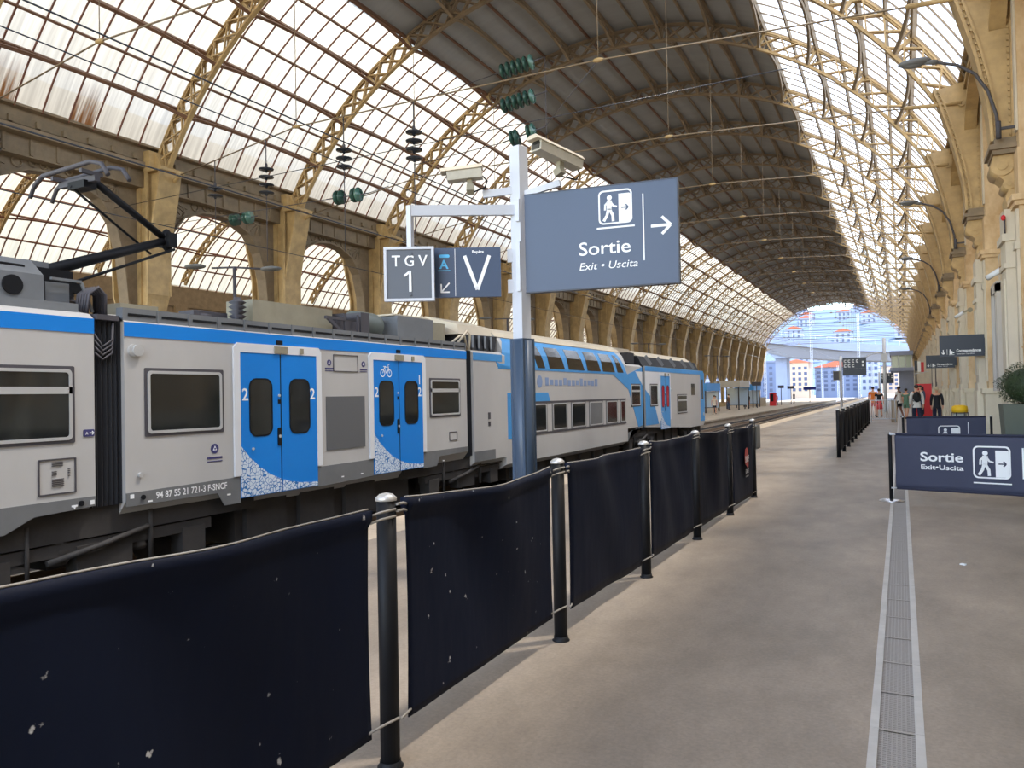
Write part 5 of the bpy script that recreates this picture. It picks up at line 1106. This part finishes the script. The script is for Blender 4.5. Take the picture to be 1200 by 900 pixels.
white = cloth('white_cotton', (226, 222, 216)); navy = cloth('navy_trousers', (34, 38, 62)); blk = cloth('black_cloth', (24, 26, 34)); red = cloth('red_cloth', (220, 60, 60)); org = cloth('orange_cloth', (226, 120, 50)); grn = cloth('sage_green_cloth', (96, 130, 108)); grey = cloth('grey_cloth', (150, 150, 150)); cream = cloth('cream_cloth', (224, 208, 188)); denim = cloth('denim', (70, 84, 110)); drk = mat('dark_skin', (120, 78, 58), .6)
p = person('person walking away in a white shirt with a black backpack, by the far passage', (.55, 35.0, 0), 0.05, 1.74, white, navy, None, .14)
b = MB(); b.sph((0, -.17, 1.25), .15, .11, .22, 12, 8); b.box(-.10, .10, -.27, -.2, 1.1, 1.25)
bp = b.build('backpack_body', M['black']); tb = thing('backpack', 'black backpack worn by the person in the white shirt', 'backpack', (.55, 35.0, 0)); bp.parent = tb; bp.name = 'pouch'
b = MB()
for s in (-1, 1): b.tube([(s * .09, -.1, 1.42), (s * .1, .02, 1.49), (s * .11, .13, 1.36), (s * .12, .1, 1.15), (s * .12, -.08, 1.08)], .018, 6)
s_ = b.build('strap', M['black']); s_.parent = tb; tb.rotation_euler = (0, 0, .05)
person('person with grey hair walking away in a dark jacket and navy trousers', (1.28, 35.5, 0), -.05, 1.63, blk, navy, None, .12, hair_c=(196, 180, 150))
person('person in an orange shirt and red shorts behind the grey barrier', (-1.45, 48.5, 0), .1, 1.74, org, red, None, .08, shorts=True, sleeves=False)
person('person in a dark top and red skirt behind the grey barrier', (-1.12, 47.6, 0), .3, 1.62, blk, red, None, .08, skirt=True, sleeves=False)
person('person in white with a dark hat, bare arms, beside the grey barrier', (-.12, 46.5, 0), .9, 1.72, white, blk, None, .1, shorts=True, sleeves=False, skinm=drk)
person('person in a sage green top and shorts left of the white-shirted walker', (.22, 45.0, 0), -.4, 1.6, grn, grn, None, .12, shorts=True, sleeves=False)
person('person in dark clothes half hidden beyond the white-shirted walker', (.9, 46.0, 0), 2.8, 1.75, denim, navy, None, .1)
person('person in a cream shirt and black shorts on the opposite platform by the train nose', (-14.9, 69, -.4), .4, 1.74, cream, blk, None, .12, shorts=True, sleeves=False)
person('person in a white top behind a bench on the opposite platform', (-16.3, 76, -.4), 2.2, 1.65, grey, denim, None, .05)
person('person in a brown top and blue jeans on the opposite platform', (-16.8, 85, -.4), 1.4, 1.76, cloth('brown_cloth', (120, 92, 70)), denim, None, .05)
person('person in orange trousers on the opposite platform', (-16.6, 96, -.4), -.6, 1.7, blk, org, None, .1)
person('person in a red jacket seated area on the opposite platform', (-15.6, 112, -.4), .9, 1.7, red, navy, None, .08)
person('person in dark blue farthest along the opposite platform', (-14.9, 126, -.4), 2.4, 1.74, navy, denim, None, .08)
# ------------------------------------------------------------------ furniture of the far passage
t = thing('crowd_barrier', 'pale grey metal crowd barrier at the end of the far fence', 'barrier', (-.8, 41.2, 0))
b = MB()
for z in (1.05, .15): b.cyl((-1.33, 41.2, z), (-.28, 41.2, z), .022, 8)
for x in (-1.33, -.28): b.cyl((x, 41.2, 0), (x, 41.2, 1.05), .022, 8); b.bar((x, 40.95, .015), (x, 41.45, .015), .05, .02)
b.build('frame', M['palegrey'], t)
b = MB()
for i in range(1, 12): b.cyl((-1.33 + 1.05 * i / 12, 41.2, .15), (-1.33 + 1.05 * i / 12, 41.2, 1.05), .009, 6)
b.build('bars', M['palegrey'], t)
tag(MB().box(-.42, -.2, 41.3, 41.42, 0, 1.06).box(-.46, -.4, 41.3, 41.42, 0, 1.1).build('hoarding_board', M['conc']), 'pale upright board at the right end of the grey crowd barrier', 'board')
def departures(x0, x1, y, z0, z1, label, pole_x):
    t = thing('departure_board', label, 'display board', ((x0 + x1) / 2, y, 0)); f = Face((x0, y, z0), (1, 0, 0)); w, h = x1 - x0, z1 - z0
    b = MB(); f.rect(b, 0, w, 0, h, .2, base=-.2); b.build('case', M['signnavy'], t)
    b = MB(); 
    for r_ in range(2):
        for c in range(4 if r_ == 0 else 3): x = w * (.06 + .17 * c); z = h * (.72 - .26 * r_); S2 = h * .17; f.rect(b, x, x + w * .1, z, z + S2 * .3); f.rect(b, x, x + w * .035, z, z + S2); f.rect(b, x, x + w * .1, z + S2 * .75, z + S2)
    for z in (.5, .7): f.rect(b, w * .82, w * .9, h * z, h * (z + .1))
    f.rect(b, .03 * w, .97 * w, h * .36, h * .365); b.build('display_text', M['white'], t)
    b = MB(); b.cyl((pole_x, y + .1, 0), (pole_x, y + .1, z1 + .1), .07, 10); b.bar((pole_x, y + .1, z1 - .05), (x0, y + .1, z1 - .05), .06); b.bar((pole_x, y + .1, z0 + .05), (x0, y + .1, z0 + .05), .06); b.build('post', M['palegrey'], t)
departures(-2.8, -1.63, 45, 2.36, 3.32, 'navy departure board on a grey post above the far fence', -2.9)
departures(-1.3, -.45, 62, 2.0, 2.75, 'smaller navy departure board farther off behind the grey pole', -1.4)
t = thing('loudspeaker_box', 'brown-grey box fixed left of the nearer departure board', 'box', (-3.2, 45.1, 2.2)); b = MB(); b.box(-3.28, -2.93, 44.95, 45.25, 2.12, 2.62); b.build('case', M['khaki'], t); b = MB(); b.box(-3.26, -2.99, 44.93, 44.95, 2.15, 2.58); b.build('grille', M['seal'], t)
t = thing('lattice_pole', 'tall pale pole with a bracket arm standing right of the departure board', 'pole', (-1.0, 60, 0)); b = MB(); b.cyl((-1.0, 60, 0), (-1.0, 60, 5.2), .11, 12); b.build('tube', M['palegrey'], t)
b = MB(); b.tube([(-1.0, 60, 4.2), (-1.8, 60, 4.1), (-2.6, 60, 3.7)], .04, 6); b.box(-1.2, -.8, 59.8, 60.2, 3.5, 4.1); b.build('bracket', M['palegrey'], t)
t = thing('photo_booth', 'bright red booth against the stone wall behind the two walkers', 'booth', (1.2, 50, 0)); b = MB(); b.box(.75, 1.55, 49.6, 50.8, 0, 1.85); b.build('cabinet', M['red'], t); b = MB(); b.box(.95, 1.15, 49.57, 49.6, .1, 1.7); b.build('panel', M['black'], t)
t = thing('tricolour_flag', 'small blue, white and red flag on the wall above the red booth', 'flag', (1.6, 66, 3.2))
for nm, x, mt in (('blue_strip', .95, M['signnavy']), ('white_strip', 1.17, M['white']), ('red_strip', 1.39, M['red'])): MB().box(x, x + .2, 66, 66.02, 2.9 - (x - 1) * .3, 3.7 - (x - 1) * .3).build(nm, mt, t)
MB().cyl((.93, 66.01, 2.7), (2.1, 66.01, 2.9), .025, 6).build('staff', M['palegrey'], t)
t = thing('cable_cover', 'flat grey metal foot beside the start of the far middle fence', 'base', (-1.75, 27, 0)); b = MB(); b.box(-2.0, -1.5, 26.8, 27.2, 0.001, .04); b.build('plate', M['galv'], t); b = MB(); b.box(-1.62, -1.52, 26.9, 27.1, .04, .3); b.build('stub', M['khaki'], t)
tag(MB().prism([(.43, 7.97, .002), (.47, 7.955, .002), (.485, 7.98, .002), (.45, 8.0, .002)], (0, 0, .012)).build('paper_scrap', M['white']), 'tiny white scrap of paper on the floor right of the drain', 'litter')
# kiosks, boards and posts of the opposite platform
def kiosk(x0, x1, y0, y1, h, mt, label, sign=None):
    t = thing('platform_shelter', label, 'shelter', ((x0 + x1) / 2, y0, -.4)); b = MB()
    for x in (x0, x1):
        for y in (y0, y1): b.cyl((x, y, -.4), (x, y, h), .07, 8)
    b.build('posts', M['seal'], t); b = MB(); b.box(x0 - .15, x1 + .15, y0 - .1, y1 + .1, h - .75, h); b.build('roof_fascia', mt, t)
    b = MB(); b.box(x0, x1, y1 - .05, y1, .0, h - .8); b.build('glazed_back', mat('pale_shelter_glass', (180, 200, 220), .15), t)
    b = MB(); b.box(x0 + .2, x1 - .2, y1 - .6, y1 - .2, .0, .06); b.box(x0 + .3, x0 + .4, y1 - .5, y1 - .3, -.4, 0); b.box(x1 - .4, x1 - .3, y1 - .5, y1 - .3, -.4, 0); b.build('bench', M['seal'], t)
kiosk(-18.4, -15.9, 86, 92, 2.85, cloth('beige_fascia', (196, 186, 170)), 'platform shelter with a beige fascia beyond the train nose')
kiosk(-19.2, -16.8, 74, 80, 2.5, M['blue2'], 'platform shelter with a blue roof right behind the train nose'); kiosk(-18.4, -16.4, 98, 103, 2.5, M['blue2'], 'platform shelter with a blue roof past the beige one')
t = thing('vending_machine', 'red vending machine at the end of the opposite platform', 'vending machine', (-15.6, 109, -.4)); b = MB(); b.box(-16.0, -15.2, 108.6, 109.4, -.4, 1.4); b.build('cabinet', M['red'], t); b = MB(); b.box(-15.9, -15.5, 108.56, 108.6, .2, 1.2); b.build('front', M['black'], t)
t = thing('glass_balustrade', 'pale low wall on the opposite platform left of the red machine', 'wall', (-16.8, 105, -.4)); b = MB(); b.box(-18.2, -15.9, 104.9, 105.05, -.4, .75); b.build('panel', M['conc'], t); b = MB(); b.box(-18.25, -15.85, 104.85, 105.1, .75, .82); b.build('cap', M['palegrey'], t)
def post_sign(x, y, z, w, h, mt, label):
    t = thing('post_sign', label, 'sign', (x, y, -.4)); MB().cyl((x, y, -.4), (x, y, z + h), .05, 8).build('post', M['seal'], t); MB().box(x - w / 2, x + w / 2, y - .08, y - .05, z, z + h).build('board', mt, t)
post_sign(-15.6, 96, 2.3, 1.1, .45, M['seal'], 'dark station name sign on a post beneath the last columns'); post_sign(-14.6, 120, 1.9, 1.0, .4, M['seal'], 'dark sign on a post past the red vending machine'); post_sign(-13.9, 139, 1.7, 2.0, .5, cloth('royal_blue', (40, 50, 130)), 'royal blue sign on a post at the platform end'); post_sign(-15.2, 114, 2.0, .8, .4, M['seal'], 'dark sign on a post just behind the red machine')
# ------------------------------------------------------------------ beyond the hall: road bridge, pillar, masts, buildings, hill
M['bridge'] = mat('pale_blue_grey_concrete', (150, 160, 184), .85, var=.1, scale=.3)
t = thing('road_bridge', 'pale concrete road bridge crossing the tracks beyond the hall', 'bridge', (-14, 192, 0))
b = MB(); b.prism([(-62, 190, 16.6), (-30, 190, 15.4), (-12, 190, 12.4), (6, 190, 10.6), (30, 190, 9.4), (30, 190, 8.4), (6, 190, 9.2), (-12, 190, 10.6), (-30, 190, 13.4), (-62, 190, 14.6)], (0, 12, 0)); b.build('deck', M['bridge'], t)
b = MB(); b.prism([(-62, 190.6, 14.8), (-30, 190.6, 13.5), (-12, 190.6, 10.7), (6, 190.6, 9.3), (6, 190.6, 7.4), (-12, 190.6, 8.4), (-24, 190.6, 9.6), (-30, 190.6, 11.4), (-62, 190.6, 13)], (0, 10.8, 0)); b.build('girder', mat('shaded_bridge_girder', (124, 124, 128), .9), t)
for x in (-25.6, 2.5): b = MB(); b.box(x - 1.3, x + 1.3, 193, 199, -1, 11.5 if x < 0 else 8.2); b.prism([(x - 1.3, 191, 9.4 if x < 0 else 7), (x + 1.3, 191, 9.4 if x < 0 else 7), (x + 5.5, 191, 12.2 if x < 0 else 8.6), (x - 4.5, 191, 12.9 if x < 0 else 9)], (0, 9, 0)); b.build('pillar', M['bridge'], t)
b = MB(); b.tube([(-62, 190.2, 17.6), (-30, 190.2, 16.4), (-12, 190.2, 13.4), (6, 190.2, 11.6), (30, 190.2, 10.4)], .06, 5)
for x, z in [(-50 + 2.5 * i, None) for i in range(30)]:
    z = 16.6 - (x + 62) * .0375 if x < -30 else (15.4 - (x + 30) / 6 if x < -12 else (12.4 - (x + 12) * .1 if x < 6 else 10.6 - (x - 6) * .05)); b.cyl((x, 190.2, z - .1), (x, 190.2, z + 1.0), .04, 5)
b.build('railing', M['palegrey'], t)
def building(x0, x1, y0, y1, h, mt, roof, label, floors=5, cols=6, pitched=True):
    t = thing('town_building', label, 'building', ((x0 + x1) / 2, y0, -.9)); b = MB(); b.box(x0, x1, y0, y1, -.9, h); b.build('wall', mt, t)
    b = MB()
    if pitched: b.prism([(x0 - .6, y0 - .6, h), (x1 + .6, y0 - .6, h), ((x0 + x1) / 2, y0 - .6, h + (x1 - x0) * .16)], (0, y1 - y0 + 1.2, 0))
    else: b.box(x0 - .4, x1 + .4, y0 - .4, y1 + .4, h, h + .5)
    b.build('roof', roof, t)
    for r_ in range(floors):
        for c in range(cols):
            xx = x0 + (x1 - x0) * (c + .5) / cols; zz = 1 + (h - 2) * (r_ + .25) / floors; w = (x1 - x0) / cols * .26; q = MB(); q.box(xx - w, xx + w, y0 - .08, y0 + .1, zz, zz + (h - 2) / floors * .55); q.build('window', M['bwin'], t)
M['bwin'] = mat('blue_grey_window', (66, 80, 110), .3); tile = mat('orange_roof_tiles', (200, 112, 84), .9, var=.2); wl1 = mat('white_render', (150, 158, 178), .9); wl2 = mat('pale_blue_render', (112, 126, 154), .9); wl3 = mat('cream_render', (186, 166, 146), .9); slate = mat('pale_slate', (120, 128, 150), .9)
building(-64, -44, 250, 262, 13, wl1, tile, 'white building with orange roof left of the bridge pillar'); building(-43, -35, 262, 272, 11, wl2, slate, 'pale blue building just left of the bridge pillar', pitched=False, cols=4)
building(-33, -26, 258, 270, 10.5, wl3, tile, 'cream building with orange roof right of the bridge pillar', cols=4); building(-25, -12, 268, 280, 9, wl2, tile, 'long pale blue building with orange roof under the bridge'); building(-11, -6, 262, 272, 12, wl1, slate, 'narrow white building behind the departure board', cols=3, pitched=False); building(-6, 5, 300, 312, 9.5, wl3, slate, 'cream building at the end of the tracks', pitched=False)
t = thing('signal_box', 'low glazed station building beneath the bridge at the right', 'building', (.3, 118, 0)); b = MB(); b.box(-1.3, 1.6, 118, 130, 4.0, 4.5); b.box(-1.3, 1.6, 118, 130, 6.2, 6.8); b.box(-.2, 1.6, 119, 130, 0, 4.0); b.build('wall', M['bridge'], t); b = MB(); b.box(-1.1, 1.5, 118.3, 129.7, 4.5, 6.2); b.build('glazing', mat('pale_green_glazing', (150, 170, 160), .15), t); b = MB()
for x in (-1.1, -.2, .6, 1.4): b.box(x - .06, x + .06, 118.2, 118.3, 4.5, 6.2)
b.build('mullions', M['palegrey'], t)
def cat_mast(x, y, h, label):
    t = thing('catenary_mast', label, 'mast', (x, y, -.9)); b = MB()
    for dx in (-.2, .2): b.box(x + dx - .05, x + dx + .05, y - .06, y + .06, -.9, h)
    z = -.5
    while z < h - .6: b.bar((x - .2, y, z), (x + .2, y, z + .6), .05); z += .6
    b.build('lattice_post', M['palegrey'], t); b = MB(); b.cyl((x, y, h - 1.6), (x + 3.2, y, h - 1.2), .05, 6); b.cyl((x, y, h - .1), (x + 3.0, y, h - 1.2), .04, 6); b.cyl((x, y, h - 3), (x + 2.4, y, h - 2.6), .04, 6); b.build('cantilever', M['seal'], t)
for x, y, h, lb in ((-27, 178, 19, 'tall pale catenary mast left in the end arch'), (-18, 186, 21, 'tall pale catenary mast in the middle of the end arch'), (-8, 182, 18, 'tall pale catenary mast right in the end arch'), (-13.5, 215, 9, 'catenary mast under the bridge beside the tracks'), (-20, 235, 9, 'catenary mast under the bridge farther left'), (-6.2, 205, 8, 'catenary mast under the bridge near the right bank'), (-28.5, 212, 10, 'catenary mast behind the bridge pillar'), (-24, 246, 8, 'thin catenary mast before the cream building'), (-17, 252, 9, 'thin catenary mast before the long pale blue building'), (-10.5, 240, 8, 'thin catenary mast before the narrow white building')): cat_mast(x, y, h, lb)
for i in range(8):
    z = 12.2 + .8 * i + .25 * (i % 2); tag(MB().tube([(-30, 179 + i, z), (-12, 181 + i, z - .35), (4, 183 + i, z - .1)], .045, 4).build('span_wire', M['seal']), 'thin wire crossing the end arch outside, %s counted upwards' % ORD[i], 'wire')
# terraced hill with houses
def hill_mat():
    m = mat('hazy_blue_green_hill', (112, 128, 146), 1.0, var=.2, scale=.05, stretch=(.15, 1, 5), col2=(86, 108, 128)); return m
b = MB(); hr = random.Random(4); xs = [-420 + 14 * i for i in range(50)]; P = []; rows = 7
for j in range(rows):
    for i, x in enumerate(xs): P.append((x, 380 + 60 * j, -1 + (86 * (j / (rows - 1)) ** .75) * (.88 + .12 * math.sin(x * .017 + 1) + .05 * math.sin(x * .05)) + (hr.uniform(-1.2, 1.2) if j else 0)))
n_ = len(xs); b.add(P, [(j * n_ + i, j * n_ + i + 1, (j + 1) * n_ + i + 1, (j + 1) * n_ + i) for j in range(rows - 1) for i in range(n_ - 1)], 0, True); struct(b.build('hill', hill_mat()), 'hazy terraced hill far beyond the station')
hh = None
spots = []
while len(spots) < 30:
    q = (hr.uniform(-120, 30), 385 + 330 * hr.random())
    if all(abs(q[0] - s_[0]) > 13 or abs(q[1] - s_[1]) > 11 for s_ in spots): spots.append(q)
for x, y in spots:
    fr = (y - 380) / 60; z = -1 + (86 * (fr / (rows - 1)) ** .75) * (.88 + .12 * math.sin(x * .017 + 1) + .05 * math.sin(x * .05)) - 1.5
    if hh is None:
        hh = thing('hill_house', '', 'house', (0, 0, 0), 'houses on the far hill'); MB().box(-5, 5, -4, 4, 0, 7).build('wall', wl1, hh); MB().prism([(-5.4, -4.4, 7), (5.4, -4.4, 7), (0, -4.4, 9)], (0, 8.8, 0)).build('roof', tile, hh); q = MB()
        for a in range(3):
            for c in range(2): MB().box(-3.6 + 3 * a, -2.4 + 3 * a, -4.05, -3.9, 1 + 3 * c, 2.8 + 3 * c).build('window', M['bwin'], hh)
        c_ = hh
    else: c_ = copy_tree(hh)
    c_.location = (x, y, z); c_['label'] = 'small pale house on the hazy hill seen through the end arch'
